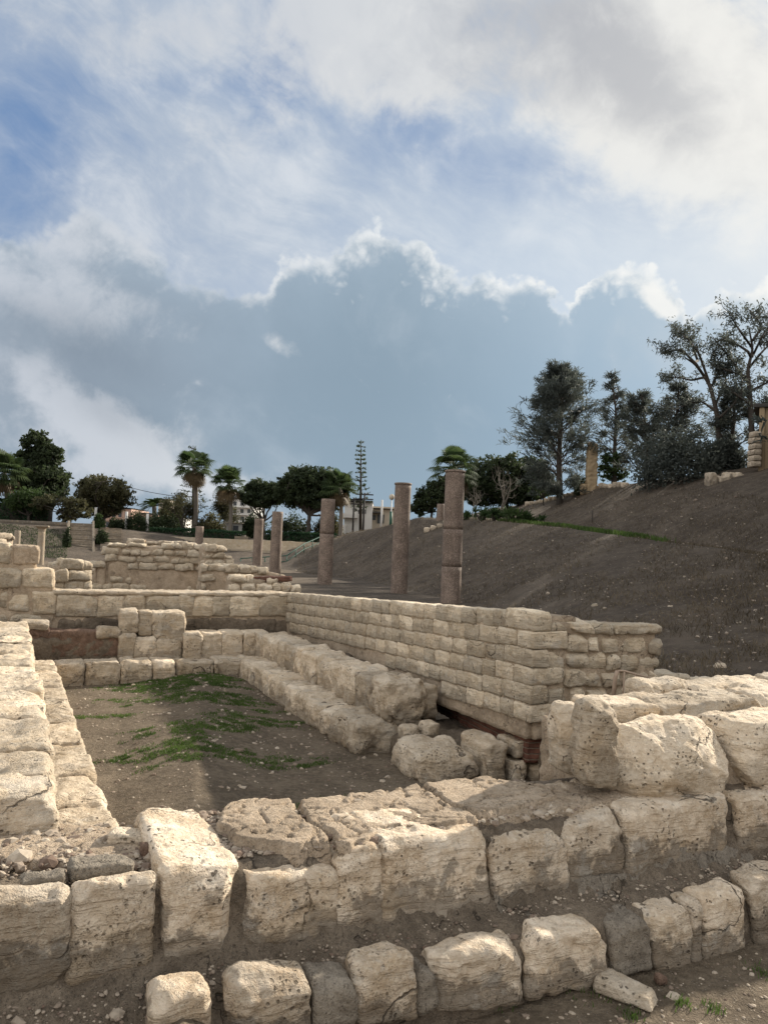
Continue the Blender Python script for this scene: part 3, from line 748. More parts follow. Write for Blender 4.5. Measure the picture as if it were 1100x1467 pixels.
# upright boulders on the right end of the near wall
rb = [  # outline, plane, depth, colour
    ([(808, 1018), (852, 1012), (850, 1116), (810, 1112)], 2.83, .17, None), ([(844, 1010), (894, 1012), (891, 1136), (842, 1132)], 2.64, .15, 'smooth upright limestone boulder with rounded top'),
    ([(899, 1060), (1068, 1044), (1060, 1166), (903, 1148)], 2.58, .34, 'huge oval limestone boulder, deeply pitted'), ([(1066, 1046), (1190, 1030), (1190, 1120), (1066, 1128)], 2.6, .34, None), ([(1196, 1030), (1330, 1010), (1330, 1105), (1196, 1118)], 2.6, .34, None)]
for q, (c4, m_, dp, lb) in enumerate(rb):
    stone(near, pxblock(c4, m_, dp, .06, .01), LIMEL, nseed(), 'boulder', lb, res=.0085, r=[.05, .06, .13, .05, .05][q], amp=.008, low=.010, pits=.011, facet=.012, chip=[.03, .016, .055, .036, .036][q], nchip=[10, 8, 20, 10, 10][q], grow=[0, .005, .02, .012, .012][q], obl=.012 if q == 2 else .004)
for c4, m_, dp in [([(846, 1008), (950, 1012), (950, 1046), (850, 1040)], 2.93, .18), ([(895, 1010), (1000, 1004), (1000, 1040), (900, 1040)], 3.05, .2), ([(960, 1016), (1090, 1000), (1090, 1042), (962, 1046)], 2.9, .24),
                   ([(928, 984), (1002, 978), (1002, 1010), (930, 1012)], 3.3, .2), ([(1000, 990), (1120, 978), (1120, 1020), (1000, 1022)], 3.22, .25), ([(1094, 1000), (1240, 985), (1240, 1035), (1094, 1040)], 2.92, .28), ([(1124, 978), (1280, 962), (1280, 1005), (1124, 1012)], 3.22, .25)]:
    stone(near, pxblock(c4, m_, dp, 0, .01), LIMEL, nseed(), 'stone_slab', None, res=.010, r=.02, amp=.009, low=.014, pits=.009, strata=.004, facet=.01, chip=.03, grow=.006)
V, F, _ = sweep_mesh(lambda n: np.array([(2.66 + .20 * float(sstep(2.75, 2.3, n)), .48), (2.67 + .22 * float(sstep(2.75, 2.3, n)), .56), (2.72 + .22 * float(sstep(2.75, 2.3, n)), .62), (2.78 + .2 * float(sstep(2.75, 2.3, n)), .68), (2.85 + .16 * float(sstep(2.75, 2.3, n)), .74), (3.04, .76), (3.15, .76), (3.3, .74), (3.36, .5), (3.38, -.1)]), np.arange(2.62, 4.65, .014), 70)
V = V + (.03 * fbm(V * 8, 4, 61) + .006 * fbm(V * 40, 2, 62))[:, None] * np.array([-VM[0] * .6, -VM[1] * .6, .5])
obj('mortar_bed', V, F, MORTP, near)
for nn_, hh in ((2.60, .735), (4.60, .74)):
    V, F, hz = rock(hexnm(nn_, nn_ + .06, 2.92, 3.34, -.05, hh), res=.02, r=.02, amp=.02, low=.01, pits=0, strata=0, seed=71)
    obj('mortar_end', V, F, MORTP, near)

# ------------------------------------------------------------------ stepped wall on the left
left = thing('stepped_wall', 'low stepped wall of sunlit cream blocks along the left of the grassy court', 'wall', W(0, 5, 0))
def row(parent, n0, n1, m0, m1, z0, z1, ls, mat, name, res, r, j=.012, slope=0.0, hole=None, **k):
    m = m0
    while m < m1 - .08:
        l = min(RNG.uniform(*ls), m1 - m)
        if m1 - (m + l) < .1: l = m1 - m
        if not (hole and hole[0] < m + l / 2 < hole[1]):
            dz_ = RNG.uniform(-.012, .012)
            zt = z1 + slope * (m - m0)
            stone(parent, hexnm(n0 + RNG.uniform(-j, j), n1 + RNG.uniform(-j, j), m + .004, m + l - .004, z0, zt + dz_, .008), mat, nseed(), name, None, res=res, r=r, **k)
        m += l
row(left, -.10, .235, 3.10, 8.9, .40, .655, (.22, .42), LIMEL, 'stone_block', .013, .018, .015, amp=.012, low=.02, pits=.009, strata=.004, facet=.010, chip=.022, obl=.006, grow=.005)
row(left, -.52, -.105, 3.16, 8.9, .40, .645, (.2, .4), LIMEL, 'stone_block', .016, .025, .02, amp=.012, low=.018, pits=.009, strata=.004, facet=.012, chip=.028, grow=.005)
row(left, -1.1, -.525, 3.3, 8.9, .40, .64, (.25, .45), LIMEL, 'stone_block', .02, .04, .02, amp=.014, low=.022, pits=.008)
row(left, .16, .515, 3.40, 8.72, -.02, .28, (.24, .42), LIMEL, 'step_block', .013, .016, .012, amp=.010, low=.012, pits=.008, strata=.003, facet=.010, chip=.018, obl=.006, grow=.005)
cb = MB(); V, F, hz = rock(hexnm(-1.15, .21, 3.14, 8.9, -.1, .615), res=.05, r=.02, amp=.02, low=.01, pits=0, strata=0, seed=5); cb.add(V, F)
V, F, hz = rock(hexnm(.0, .49, 3.3, 8.72, -.1, .255), res=.04, r=.02, amp=.015, low=.01, pits=0, strata=0, seed=6); cb.add(V, F)
cb.build('mortar_core', MORT, left)

# ------------------------------------------------------------------ two stone benches along the right of the court
low_b = thing('stone_bench', 'lower row of worn stone bench along the right side of the grassy court', 'bench', W(2.6, 7, 0), 'stone benches round the court')
row(low_b, 2.5, 2.86, 6.55, 9.0, -.03, .235, (.22, .42), LIMEB, 'bench_block', .015, .024, .02, amp=.010, low=.016, pits=.009, facet=.012, chip=.026, grow=.004)
row(low_b, 2.5, 2.90, 5.95, 6.55, -.03, .21, (.26, .32), LIMEB, 'bench_block', .014, .055, .02, amp=.012, low=.028, pits=.009)
stone(low_b, hexnm(2.5, 2.95, 5.44, 5.95, -.04, .235, .02), LIMEB, nseed(), 'bench_block', None, res=.012, r=.07, amp=.012, low=.035, pits=.009)
up_b = thing('stone_bench', 'upper row of worn stone bench ending in a big rounded boulder, below the coursed wall', 'bench', W(2.9, 7, 0), 'stone benches round the court')
row(up_b, 2.79, 3.14, 5.82, 9.05, .17, .505, (.2, .36), LIMEB, 'bench_block', .014, .022, .02, amp=.010, low=.015, pits=.009, facet=.012, chip=.024, grow=.004)
stone(up_b, hexnm(2.76, 3.13, 5.42, 5.84, .17, .535, .02), LIMEB, nseed(), 'boulder', None, res=.011, r=.11, amp=.014, low=.04, pits=.012)
stone(up_b, hexnm(3.12, 3.24, 5.50, 5.72, .2, .48, .02), LIMEB, nseed(), 'stone_block', None, res=.014, r=.04, amp=.012, low=.02)
V, F, hz = rock(hexnm(2.90, 3.32, 5.6, 9.3, -.1, .445), res=.05, r=.05, amp=.03, low=.03, pits=0, strata=0, seed=9)
obj('earth_fill', V, F, MORT, up_b)
V, F, hz = rock(hexnm(2.54, 2.95, 5.6, 9.0, -.1, .2), res=.05, r=.05, amp=.02, low=.02, pits=0, strata=0, seed=10)
obj('earth_fill', V, F, MORT, low_b)
sill = thing('stone_bench', 'broken bench end of two big blocks and small stones in front of the wall corner', 'bench', W(2.9, 4.8, 0), 'stone benches round the court')
stone(sill, np.array([W(2.60, 4.62, -.05), W(3.03, 4.53, -.05), W(3.06, 5.02, -.05), W(2.64, 5.18, -.05), W(2.62, 4.66, .18), W(3.02, 4.57, .20), W(3.04, 5.0, .225), W(2.66, 5.14, .21)]), LIMEB, nseed(), 'bench_block', None, res=.011, r=.07, amp=.012, low=.03, pits=.010)
stone(sill, hexnm(3.05, 3.26, 4.5, 4.86, -.03, .27, .01), LIMEB, nseed(), 'bench_block', None, res=.012, r=.05, amp=.010, low=.02)
for a in ((3.27, 3.38, 4.46, 4.7, -.03, .13), (3.28, 3.40, 4.48, 4.7, .14, .27), (3.40, 3.54, 4.44, 4.7, -.03, .12), (3.41, 3.55, 4.44, 4.7, .13, .26)):
    stone(sill, hexnm(*a, .006), LIMEB, nseed(), 'stone_block', None, res=.012, r=.03, amp=.008, low=.015)
for a in ((2.78, 2.93, 5.18, 5.33, .10, .25), (2.94, 3.08, 5.14, 5.30, .12, .27)):
    stone(sill, hexnm(*a, .012), LIMEB, nseed(), 'stone_block', None, res=.012, r=.05, amp=.012, low=.02)
V, F, hz = rock(hexnm(2.80, 3.6, 4.84, 5.75, -.2, .15), res=.03, r=.06, amp=.03, low=.03, pits=0, strata=0, seed=12)
obj('earth_fill', V, F, MORT, sill)

# ------------------------------------------------------------------ benches and wall across the far end of the court
def rown(parent, xs, m0, m1, z0, z1, mat, name, res, r, g_=.008, zj=.012, **k):
    for a, b in zip(xs[:-1], xs[1:]):
        stone(parent, hexnm(a + g_, b - g_, m0 + RNG.uniform(-.012, .012), m1, z0, z1 + RNG.uniform(-zj, zj), .008), mat, nseed(), name, None, res=res, r=r, **k)
def npx(xs, y, m): return [PL(x, y, m)[0] for x in xs]
bl = thing('stone_bench', 'lower stone bench across the far end of the grassy court', 'bench', W(1.4, 8.9, 0), 'stone benches round the court')
rown(bl, npx([78, 123, 174, 219, 253, 307, 358, 392], 962, 8.72), 8.72, 9.06, -.03, .225, LIMEB, 'bench_block', .016, .02, low=.012, amp=.010, pits=.009, facet=.01, chip=.02, grow=.004)
V, F, hz = rock(hexnm(.38, 2.9, 8.78, 9.6, -.1, .2), res=.06, r=.03, amp=.02, low=.02, pits=0, strata=0, seed=14); obj('earth_fill', V, F, MORT, bl)
bu = thing('stone_bench', 'upper stone bench across the far end, with upright stones and a dark red mortar slab', 'bench', W(1.4, 9.1, .2), 'stone benches round the court')
def bpx(parent, x0, x1, y0, y1, m, dp, mat=LIMEB, name='bench_block', r=.035, **k):
    n0, z1 = PL(x0, y0, m); n1, z0 = PL(x1, y1, m)
    return stone(parent, hexnm(n0, n1, m, m + dp, z0, z1, .006), mat, nseed(), name, None, res=.015, r=r * .6, low=.012, amp=.010, pits=.009, facet=.01, chip=.018, grow=.003, **k)
for x0, x1, y0, y1, m, dp in [(265, 288, 907, 950, 9.02, .25), (290, 318, 907, 948, 9.06, .3), (320, 348, 906, 948, 9.05, .3), (350, 386, 906, 946, 9.05, .3),
                              (172, 193, 909, 946, 9.05, .25), (194, 225, 913, 948, 9.05, .3), (227, 260, 916, 948, 9.05, .3),
                              (174, 198, 873, 908, 9.1, .25), (200, 219, 876, 910, 9.12, .25), (221, 265, 878, 920, 9.08, .32), (172, 192, 942, 950, 9.0, .12)]:
    bpx(bu, x0, x1, y0, y1, m, dp, LIMEL if x1 - x0 < 30 else LIMEB)
bpx(bu, 68, 171, 905, 940, 9.12, .3, REDM, 'mortar_slab', .03); bpx(bu, 36, 70, 898, 930, 9.15, .3, REDM, 'mortar_slab', .03); bpx(bu, 140, 172, 900, 914, 9.1, .2, LIMEB, 'stone_slab', .02)
bpx(bu, 30, 70, 890, 903, 9.14, .3, LIMEB, 'stone_slab', .02)
V, F, hz = rock(hexnm(-.6, 3.0, 9.12, 9.6, -.1, .46), res=.06, r=.03, amp=.03, low=.02, pits=0, strata=0, seed=15); obj('earth_fill', V, F, MORT, bu)
bw = thing('stone_wall', 'wall of square cream blocks across the far end of the court, broken higher one side', 'wall', W(1.0, 9.7, 0))
MB0 = 9.5
def wpx(x0, x1, y0, y1, mat=LIMEW, dm=0.0, r=.02, name='stone_block'):
    n0, z1 = PL(x0, y0, MB0 + dm); n1, z0 = PL(x1, y1, MB0 + dm)
    stone(bw, hexnm(n0 + .003, n1 - .003, MB0 + dm + RNG.uniform(-.008, .008), MB0 + .4, z0 + .006, z1, .006), mat, nseed(), name, None, res=.018, r=r * .6, low=.007, amp=.008, pits=.009, facet=.008, chip=.02, grow=.004)
xs = [82, 140, 177, 207, 258, 277, 306, 330, 372, 420]
for a, b in zip(xs[:-1], xs[1:]): wpx(a, b, 853, 884)
xs = [84, 118, 170, 215, 250, 300, 352, 395, 422]
for a, b in zip(xs[:-1], xs[1:]): wpx(a, b, 886, 910, MORT, .012, .03)
for a, b, c, d in [(-60, -2, 845, 872), (0, 12, 848, 872), (14, 42, 852, 876), (46, 80, 848, 880), (-60, 10, 878, 900), (14, 60, 880, 900), (-70, 30, 812, 843), (32, 77, 814, 843), (-70, 18, 776, 808), (20, 56, 781, 809), (-160, -72, 776, 843)]:
    wpx(a, b, c, d, MORTP if (a == 20) else LIMEW, -.005, .03)
MB_ = MB()
nA, _z = PL(-420, 850, MB0); nB, _z = PL(81, 850, MB0); nC = 3.34; nD, _z = PL(58, 800, MB0)
for a, b, z1 in ((nA, nB - .02, 1.19), (nA, nD - .03, 1.44), (nB - .05, nC, .90)):
    V, F, hz = rock(hexnm(a, b, MB0 + .02, MB0 + .40, -.1, z1), res=.05, r=.02, amp=.02, low=.012, pits=0, strata=0, seed=int(z1 * 100)); MB_.add(V, F)
MB_.build('mortar_core', MORTP, bw)
# lit bed of mortar along the top
V, F, hz = rock(hexnm(nB - .05, 3.36, MB0 - .0, MB0 + .42, .895, .945), res=.03, r=.02, amp=.014, low=.014, pits=.006, seed=77); obj('top_course', V, F, LIMEL, bw, True, {'hz': hz})

# ------------------------------------------------------------------ coursed wall with a corner, right of the court
cw = thing('coursed_wall', 'coursed limestone wall on a brick footing, turning a corner right of the court', 'wall', W(3.4, 6, 0))
NW = 3.30; M0 = 4.34; M1 = 9.75
ztop = lambda m: .935 + .245 * (M1 - m) / (M1 - M0)
ST = []
CH = .1245
for c in range(7):
    m = M0 - RNG.uniform(0, .02); first = True
    while m < M1:
        l = RNG.uniform(.15, .27)
        if first: l = (.34, .2, .36, .22, .36, .2, .3)[c]
        m_end = min(m + l, M1)
        zt = ztop(m) - CH * c; zb = zt - CH
        if c == 0 and first: zt += .012
        if zb > .36 - (.02 if m < 5.4 else -.1):
            dn = RNG.uniform(-.006, .006) 
            C = hexnm(NW + dn, NW + ((.15, .30, .13, .28, .14, .30, .2)[c] if first else .16), m + .004, m_end - .004, zb + .004, zt - .003, .004)
            V, F, hz = rock(C, res=(.0105 if m < 6.5 else .016), r=.004, amp=.004, low=.002, pits=.007, strata=.001, facet=.003, chip=.012, nchip=6, grow=.003, seed=nseed())
            ST.append((l / (m * m), V, F, hz))
        m = m_end; first = False
# end face: larger irregular stones
zr = [1.175 - .1245 * q for q in range(7)]
for c in range(6):
    n = NW + (.0 if c % 2 else .30)
    n = NW + (.155, .305, .135, .285, .145, .305)[c]
    while n < 4.45:
        l = RNG.uniform(.11, .21) if not (n > 4.02 and c in (0, 1)) else .42 if c == 0 else .27
        e = min(n + l, 4.50)
        if 4.5 - e < .07: e = 4.50
        zt = zr[c] - .07 * (n - NW) / 1.2 - (.035 if c == 0 else 0); zb = zr[c + 1] - .07 * (n - NW) / 1.2
        dm = RNG.uniform(-.02, .02)
        C = hexnm(n + .008, e - .008, M0 + dm, M0 + .22, zb + .009, zt - .006, .014)
        V, F, hz = rock(C, res=.0115, r=.010, amp=.006, low=.006, pits=.009, strata=.002, facet=.008, chip=.022, grow=.003, seed=nseed())
        ST.append((.2, V, F, hz)); n = e
ST.sort(key=lambda s: -s[0])
for _, V, F, hz in ST[:92]: obj('stone_block', V, F, LIMEW, cw, True, {'hz': hz})
rest = MB(); hzs = []
for _, V, F, hz in ST[92:]: rest.add(V, F); hzs.append(hz)
if hzs: tag(rest.build('far_masonry', LIMEW, cw, True, {'hz': np.concatenate(hzs)}), kind='stuff')
MBw = MB()
for C in (np.array([W(NW + .06, M0 + .022, .3), W(4.46, M0 + .022, .3), W(4.46, M0 + .42, .3), W(NW + .06, M0 + .42, .3), W(NW + .06, M0 + .022, 1.13), W(4.46, M0 + .022, 1.05), W(4.46, M0 + .42, 1.07), W(NW + .06, M0 + .42, 1.13)]),
          np.array([W(NW + .012, M0 + .06, .3), W(NW + .42, M0 + .06, .3), W(NW + .42, M1, .3), W(NW + .012, M1, .3), W(NW + .012, M0 + .06, ztop(M0) - .02), W(NW + .42, M0 + .05, ztop(M0) - .02), W(NW + .42, M1, ztop(M1) - .02), W(NW + .012, M1, ztop(M1) - .02)])):
    V, F, hz = rock(C, res=.03, r=.01, amp=.007, low=.002, pits=0, strata=0, seed=31); MBw.add(V, F)
MBw.build('mortar_core', MORTP, cw)
V, F, hz = rock(np.array([W(NW + .045, M0 + .08, .13), W(4.45, M0 + .08, .1), W(4.45, M0 + .4, .1), W(NW + .3, 6.4, .13), W(NW + .045, M0 + .08, .455), W(4.45, M0 + .08, .37), W(4.45, M0 + .4, .37), W(NW + .3, 6.4, .44)]), res=.02, r=.015, amp=.02, low=.012, pits=0, strata=0, seed=32)
obj('brick_footing', V, F, BRICK, cw)
V, F, hz = rock(hexnm(NW + .10, NW + .42, M0 + .36, M1, .55, .93), res=.05, r=.02, amp=.01, low=.01, pits=0, strata=0, seed=33)
obj('back_fill', V, F, MORTP, cw)
# low continuation and the stones beside it
lc = thing('stone_wall', 'short stub of pale rubble stones at the foot of the dark bank', 'wall', at(975, 975, 6.3))
for px0, px1, y0, y1, Y in ((950, 992, 966, 990, 6.4), (985, 1010, 972, 992, 6.6), (1012, 1060, 976, 1000, 6.6)):
    a = at(px0, y1, Y); b = at(px1, y1, Y + .1); zt = at(px0, y0, Y)[2]
    C = [a, b, b + VM * .3, a + VM * .3]; C = C + [c + np.array([0, 0, zt - a[2]]) for c in C]
    C = np.array(C); C[:4, 2] = -.05
    stone(lc, C, LIMEW, nseed(), 'stone_block', None, res=.02, r=.04, low=.02)
# ------------------------------------------------------------------ granite columns
def lathe(prof, base, seg=28, lean=(0, 0), rough=0.0, seed=0):
    prof = np.asarray(prof, float); th = np.linspace(0, 2 * np.pi, seg, endpoint=False)
    r, z = prof[:, 0], prof[:, 1]
    V = np.stack([r[:, None] * np.cos(th), r[:, None] * np.sin(th), np.repeat(z[:, None], seg, 1)], -1).reshape(-1, 3)
    if rough: V[:, :2] *= (1 + rough * fbm(V * 3 + seed, 3, seed))[:, None]
    V[:, 0] += V[:, 2] * lean[0]; V[:, 1] += V[:, 2] * lean[1]
    V = V + np.asarray(base)
    i = np.arange(len(r) - 1)[:, None] * seg; j = np.arange(seg)[None]; k = (j + 1) % seg
    F = np.stack([i + j, i + k, i + seg + k, i + seg + j], -1).reshape(-1, 4)
    return V, F
def column(px, ytop, Y, dia, label, joints=(), cap=True):
    p = at(px, ytop, Y); zb = tz(p[0], p[1]) - .2; H = p[2] - zb; b = np.array([p[0], p[1], zb])
    t = thing('granite_column', label, 'column', b, 'granite columns of the colonnade')
    R = dia / 2; cuts = [0.0] + [H - (ytop2 - ytop) / FPX * Y for ytop2 in joints][::-1] + [H - (.07 if cap else 0)]
    for q, (a, c) in enumerate(zip(cuts[:-1], cuts[1:])):
        zz = np.linspace(a + .0006, c - .0006, max(6, int((c - a) / .12)))
        rr = R * (1.03 - .05 * zz / H) * (1 + (.005 if q % 2 else 0))
        prof = np.vstack([[(0, zz[0]), (rr[0] * .998, zz[0])], np.stack([rr, zz], 1), [(rr[-1] * .998, zz[-1]), (0, zz[-1])]])
        V, F = lathe(prof, b, 32, (0, 0), .022, 7 + q + int(px)); obj('shaft', V, F, GRAN, t)
    if cap:
        r = R * .98
        V, F = lathe([(0, H - .07), (r * 1.05, H - .07), (r * 1.09, H - .055), (r * 1.09, H - .015), (r * 1.03, H), (0, H)], b, 32); obj('top_ring', V, F, GRAN, t)
    return t
column(652, 674, 23, .585, 'tallest red granite column standing nearest, patched halfway up, behind the coursed wall', (759, 812))
column(577.5, 692, 27, .575, 'smooth unbroken red granite column with a dark top ring, between two jointed ones', ())
column(470.5, 715, 31, .57, 'red granite column jointed at mid height, standing beside the end of the coursed wall', (765,), False)
column(398, 733, 40, .57, 'brown granite column in front of the round fig tree', (), False)
column(371.5, 743, 48, .57, 'short dark granite column with a lit edge, beside the stepped ruin', (), False)
column(286.5, 754, 54, .56, 'stump of a granite column rising behind the top of the stepped ruin', (), False)
def smallcol(px, yt, yb, Y, dia, name, label, cat, mat, capital=False):
    p = at(px, yt, Y); b = at(px, yb, Y); b = np.array([p[0], p[1], min(b[2], p[2] - .3) - .4]); H = p[2] - b[2]
    t = thing(name, label, cat, b); R = dia / 2
    hs = H - (.28 if capital else 0)
    zz = np.linspace(0, hs, 14); V, F = lathe(np.vstack([np.stack([R * (1 - .08 * zz / H), zz], 1), [(0, hs)]]), b, 20, (0, 0), .02, int(px)); obj('shaft', V, F, mat, t)
    if capital:
        V, F = lathe([(R * .9, hs), (R * 1.1, hs + .03), (R * .95, hs + .06), (R * 1.25, hs + .16), (R * 1.7, hs + .2)], b, 20); cap_ = obj('capital', V, F, mat, t)
        m_ = MB(); m_.box(b + np.array([0, 0, hs + .245]), (R * 3.5, R * 3.5, .09), .3, .02); m_.build('abacus', mat, cap_)
    return t
smallcol(61, 753, 806, 38, .36, 'marble_column', 'slim pale marble column with a carved capital, left of the stone stairs', 'column', LIMEF, True)
smallcol(26, 760, 777, 40, .32, 'marble_column', 'short pale marble column stump without a capital, behind the ruin', 'column', LIMEF)
q = onground(631, 738, 40)
t = smallcol(631, 722, 738, 40, .40, 'column_stump', 'grey granite column stump on the crest of the dark bank', 'column', GRAN)
# weathered pillar on the slope
p = onground(846, 702, 40); zt = at(846, 634, 40)[2]
t = thing('ruined_pillar', 'tall narrow pillar of weathered tan masonry standing among the dark pines', 'pillar', p)
c = np.array([[-.27, -.25, -.3], [.27, -.25, -.3], [.27, .25, -.3], [-.27, .25, -.3], [-.24, -.22, zt - p[2]], [.25, -.22, zt - p[2] - .06], [.25, .22, zt - p[2] - .1], [-.24, .22, zt - p[2]]]) + p
V, F, hz = rock(c, res=.06, r=.06, amp=.05, low=.06, pits=.03, strata=0, seed=91, pf=5); obj('shaft', V, F, TAN, t)
for dx_, w_, h_ in ((-.42, .4, .35), (.1, .5, .28), (.55, .4, .4)):
    cc = p + np.array([dx_, -.3, .0]); m_ = hexnm(0, w_, 0, .4, -.2, h_) - W(0, 0, 0) + cc
    V, F, hz = rock(m_, res=.06, r=.06, amp=.03, low=.03, seed=92 + int(dx_ * 10)); obj('stone_block', V, F, TAN, t, True, {'hz': hz})

# ------------------------------------------------------------------ ruined walls beyond the court
def masonry(name, parent, A, B, prof, zb, courses, ls, mat, thick=.45, gaps=(), seed=1, core=MORTP, res=.05):
    """wall face from A to B (plan points); prof: list of (fraction, top z)"""
    A, B = np.array(A[:2]), np.array(B[:2]); L = np.linalg.norm(B - A); d = (B - A) / L; nrm = np.array([d[1], -d[0]])
    if nrm @ (A + B) > 0: nrm = -nrm
    fx, fz = zip(*prof); mb = MB(); hs = []
    r = np.random.default_rng(seed); z = zb
    top = lambda s: float(np.interp(s / L, fx, fz))
    P3 = lambda s, o, z_: np.array([*(A + d * s + nrm * o), z_])
    zmax = max(fz); h = (zmax - zb) / courses
    for c in range(courses):
        s = r.uniform(-.1, 0)
        z0, z1 = zb + c * h, zb + (c + 1) * h
        while s < L:
            l = r.uniform(*ls); e = min(s + l, L); s0 = max(s, 0); zt = min(z1 + r.uniform(-.05, .01), top((s0 + e) / 2))
            if r.uniform() > .035 and e - s0 > .05 and zt - z0 > h * .4 and not any(g0 < (s0 + e) / 2 / L < g1 and c in cs for g0, g1, cs in gaps):
                o = r.uniform(-.03, .03)
                C = np.array([P3(s0 + .008, .045 + o, z0 + .006), P3(e - .008, .045 + o, z0 + .006), P3(e - .008, -.3, z0), P3(s0 + .008, -.3, z0),
                              P3(s0 + .008, .045 + o, zt), P3(e - .008, .045 + o, zt), P3(e - .008, -.3, zt), P3(s0 + .008, -.3, zt)]) + r.uniform(-.022, .022, (8, 3))
                V, F, hz = rock(C, res=res * .7, r=.008, amp=.014, low=.008, pits=.012, strata=0, seed=int(r.integers(9999)), pf=6, facet=.03, chip=.035, nchip=8, grow=.004)
                mb.add(V, F); hs.append(hz)
            s = e
    o = mb.build(name, mat, parent, True, {'hz': np.concatenate(hs)})
    k = MB()
    for (f0, z0), (f1, z1) in zip(prof[:-1], prof[1:]):
        if f1 - f0 < 1e-3: continue
        C = np.array([P3(f0 * L, -.002, zb - .5), P3(f1 * L, -.002, zb - .5), P3(f1 * L, -thick, zb - .5), P3(f0 * L, -thick, zb - .5), P3(f0 * L, -.002, z0 - .06), P3(f1 * L, -.002, z1 - .06), P3(f1 * L, -thick, z1 - .06), P3(f0 * L, -thick, z0 - .06)])
        V, F, hz = rock(C, res=.07, r=.03, amp=.03, low=.02, pits=0, strata=0, seed=seed + 3); k.add(V, F)
    k.build('rubble_core', core, parent)
    return o
zy = lambda px, py, Y: float(at(px, py, Y)[2])
ru = thing('ruined_wall', 'stepped ruin of broken cream masonry with dark brick bands beyond the court', 'ruin', at(250, 830, 19), 'ruined walls beyond the court')
Y1 = 19.0
A, B = at(128, 830, Y1), at(296, 830, Y1 + .6)
masonry('stone_facing', ru, A, B, [(0, zy(130, 838, Y1)), (.06, zy(135, 802, Y1)), (.14, zy(150, 800, Y1)), (.15, zy(150, 779, Y1)), (1, zy(296, 779, Y1))], -.1, 9, (.18, .50), LIMEW, gaps=[(.08, .3, (4, 5)), (.35, .98, (3, 4)), (.0, .2, (3,)), (.5, .8, (1, 2))], seed=3)
A2, B2 = at(292, 830, Y1 - .6), at(334, 830, Y1 - .2)
masonry('stone_facing', ru, A2, B2, [(0, zy(292, 779, Y1)), (.55, zy(315, 780, Y1)), (.6, zy(322, 790, Y1)), (1, zy(334, 802, Y1))], -.1, 9, (.16, .38), LIMEW, seed=5)
A3, B3 = at(288, 830, 17.2), at(412, 830, 18.0)
masonry('stone_facing', ru, A3, B3, [(0, zy(290, 806, 17.2)), (.55, zy(355, 810, 17.6)), (.9, zy(400, 818, 18)), (1, zy(411, 822, 18))], -.15, 6, (.16, .42), LIMEW, gaps=[(.2, 1, (4,)), (.1, .35, (2, 3))], seed=7)
A4, B4 = at(330, 830, 16.2), at(431, 830, 16.8)
masonry('stone_facing', ru, A4, B4, [(0, zy(330, 822, 16.2)), (.5, zy(375, 826, 16.5)), (.95, zy(424, 836, 16.8)), (1, zy(430, 842, 16.8))], -.2, 6, (.16, .38), LIMEW, seed=9)
for x0, x1, y0, y1, Ya, Yb in ((300, 352, 813, 819, 17.27, 17.57), (340, 416, 826, 833, 16.3, 16.72)):
    a = at(x0, y1, Ya); b = at(x1, y1, Yb); t0 = at(x0, y0, Ya)[2] - a[2]; dv = np.array([0, .3, 0]); zz = np.array([0, 0, t0])
    V, F, hz = rock(np.array([a, b, b + dv, a + dv, a + zz, b + zz, b + dv + zz, a + dv + zz]), res=.04, r=.01, amp=.02, low=.01, pits=0, strata=0, seed=int(x0)); obj('brick_band', V, F, BRICK, ru)
rl = thing('ruined_wall', 'lower grey ruined wall piece of square blocks, left of the stepped ruin', 'ruin', at(100, 830, 17), 'ruined walls beyond the court')
masonry('stone_facing', rl, at(74, 830, 17.0), at(132, 830, 17.6), [(0, zy(76, 806, 17)), (.35, zy(95, 806, 17)), (.4, zy(98, 801, 17)), (1, zy(132, 803, 17.5))], -.2, 5, (.25, .55), LIMEW, seed=12)
r3 = thing('ruined_wall', 'long low broken wall of weathered stones beyond the stepped ruin', 'ruin', at(230, 775, 34), 'ruined walls beyond the court')
masonry('stone_facing', r3, at(185, 780, 33), at(300, 780, 35), [(0, zy(185, 773, 33)), (.2, zy(210, 771, 33)), (.25, zy(215, 777, 33)), (.55, zy(245, 774, 34)), (.8, zy(275, 778, 35)), (1, zy(300, 784, 35))], -.1, 6, (.3, .7), LIMEF, seed=14, res=.09)
r4 = thing('ruined_wall', 'rounded heap end of ruined stone wall behind the pale column stump', 'ruin', at(8, 775, 24), 'ruined walls beyond the court')
masonry('stone_facing', r4, at(-60, 780, 23), at(20, 780, 25), [(0, zy(-40, 758, 23)), (.6, zy(5, 760, 24)), (1, zy(20, 768, 25))], -.1, 6, (.3, .6), LIMEF, seed=16, res=.09)

# ------------------------------------------------------------------ theatre steps, stairs, railings, hedges
th = thing('stone_seating', 'curved tiers of pale stone theatre seating below the clipped green hedge', 'seating', at(380, 800, 56))
for k in range(5):
    fx = np.linspace(120, 520, 60); Yk = 53.5 + k * .85
    pts = np.array([at(x, 780, Yk + ((x - 330) / 200) ** 2 * 1.2)[:2] for x in fx])
    z1 = .25 + k * .36; V = []
    for p in pts:
        d = p / np.linalg.norm(p)
        for o, z in ((0, z1 - .55), (0, z1), (1.0, z1), (1.0, z1 - .55)): V.append([*(p + d * o), z])
    V = np.array(V); V += (.03 * fbm(V * 1.5, 3, k))[:, None]
    n = len(pts); i = np.arange(n - 1)[:, None] * 4; j = np.arange(4)[None]
    F = np.stack([i + j, i + (j + 1) % 4, i + 4 + (j + 1) % 4, i + 4 + j], -1).reshape(-1, 4)
    obj('seat_tier', V, F, LIMEW, th, False)
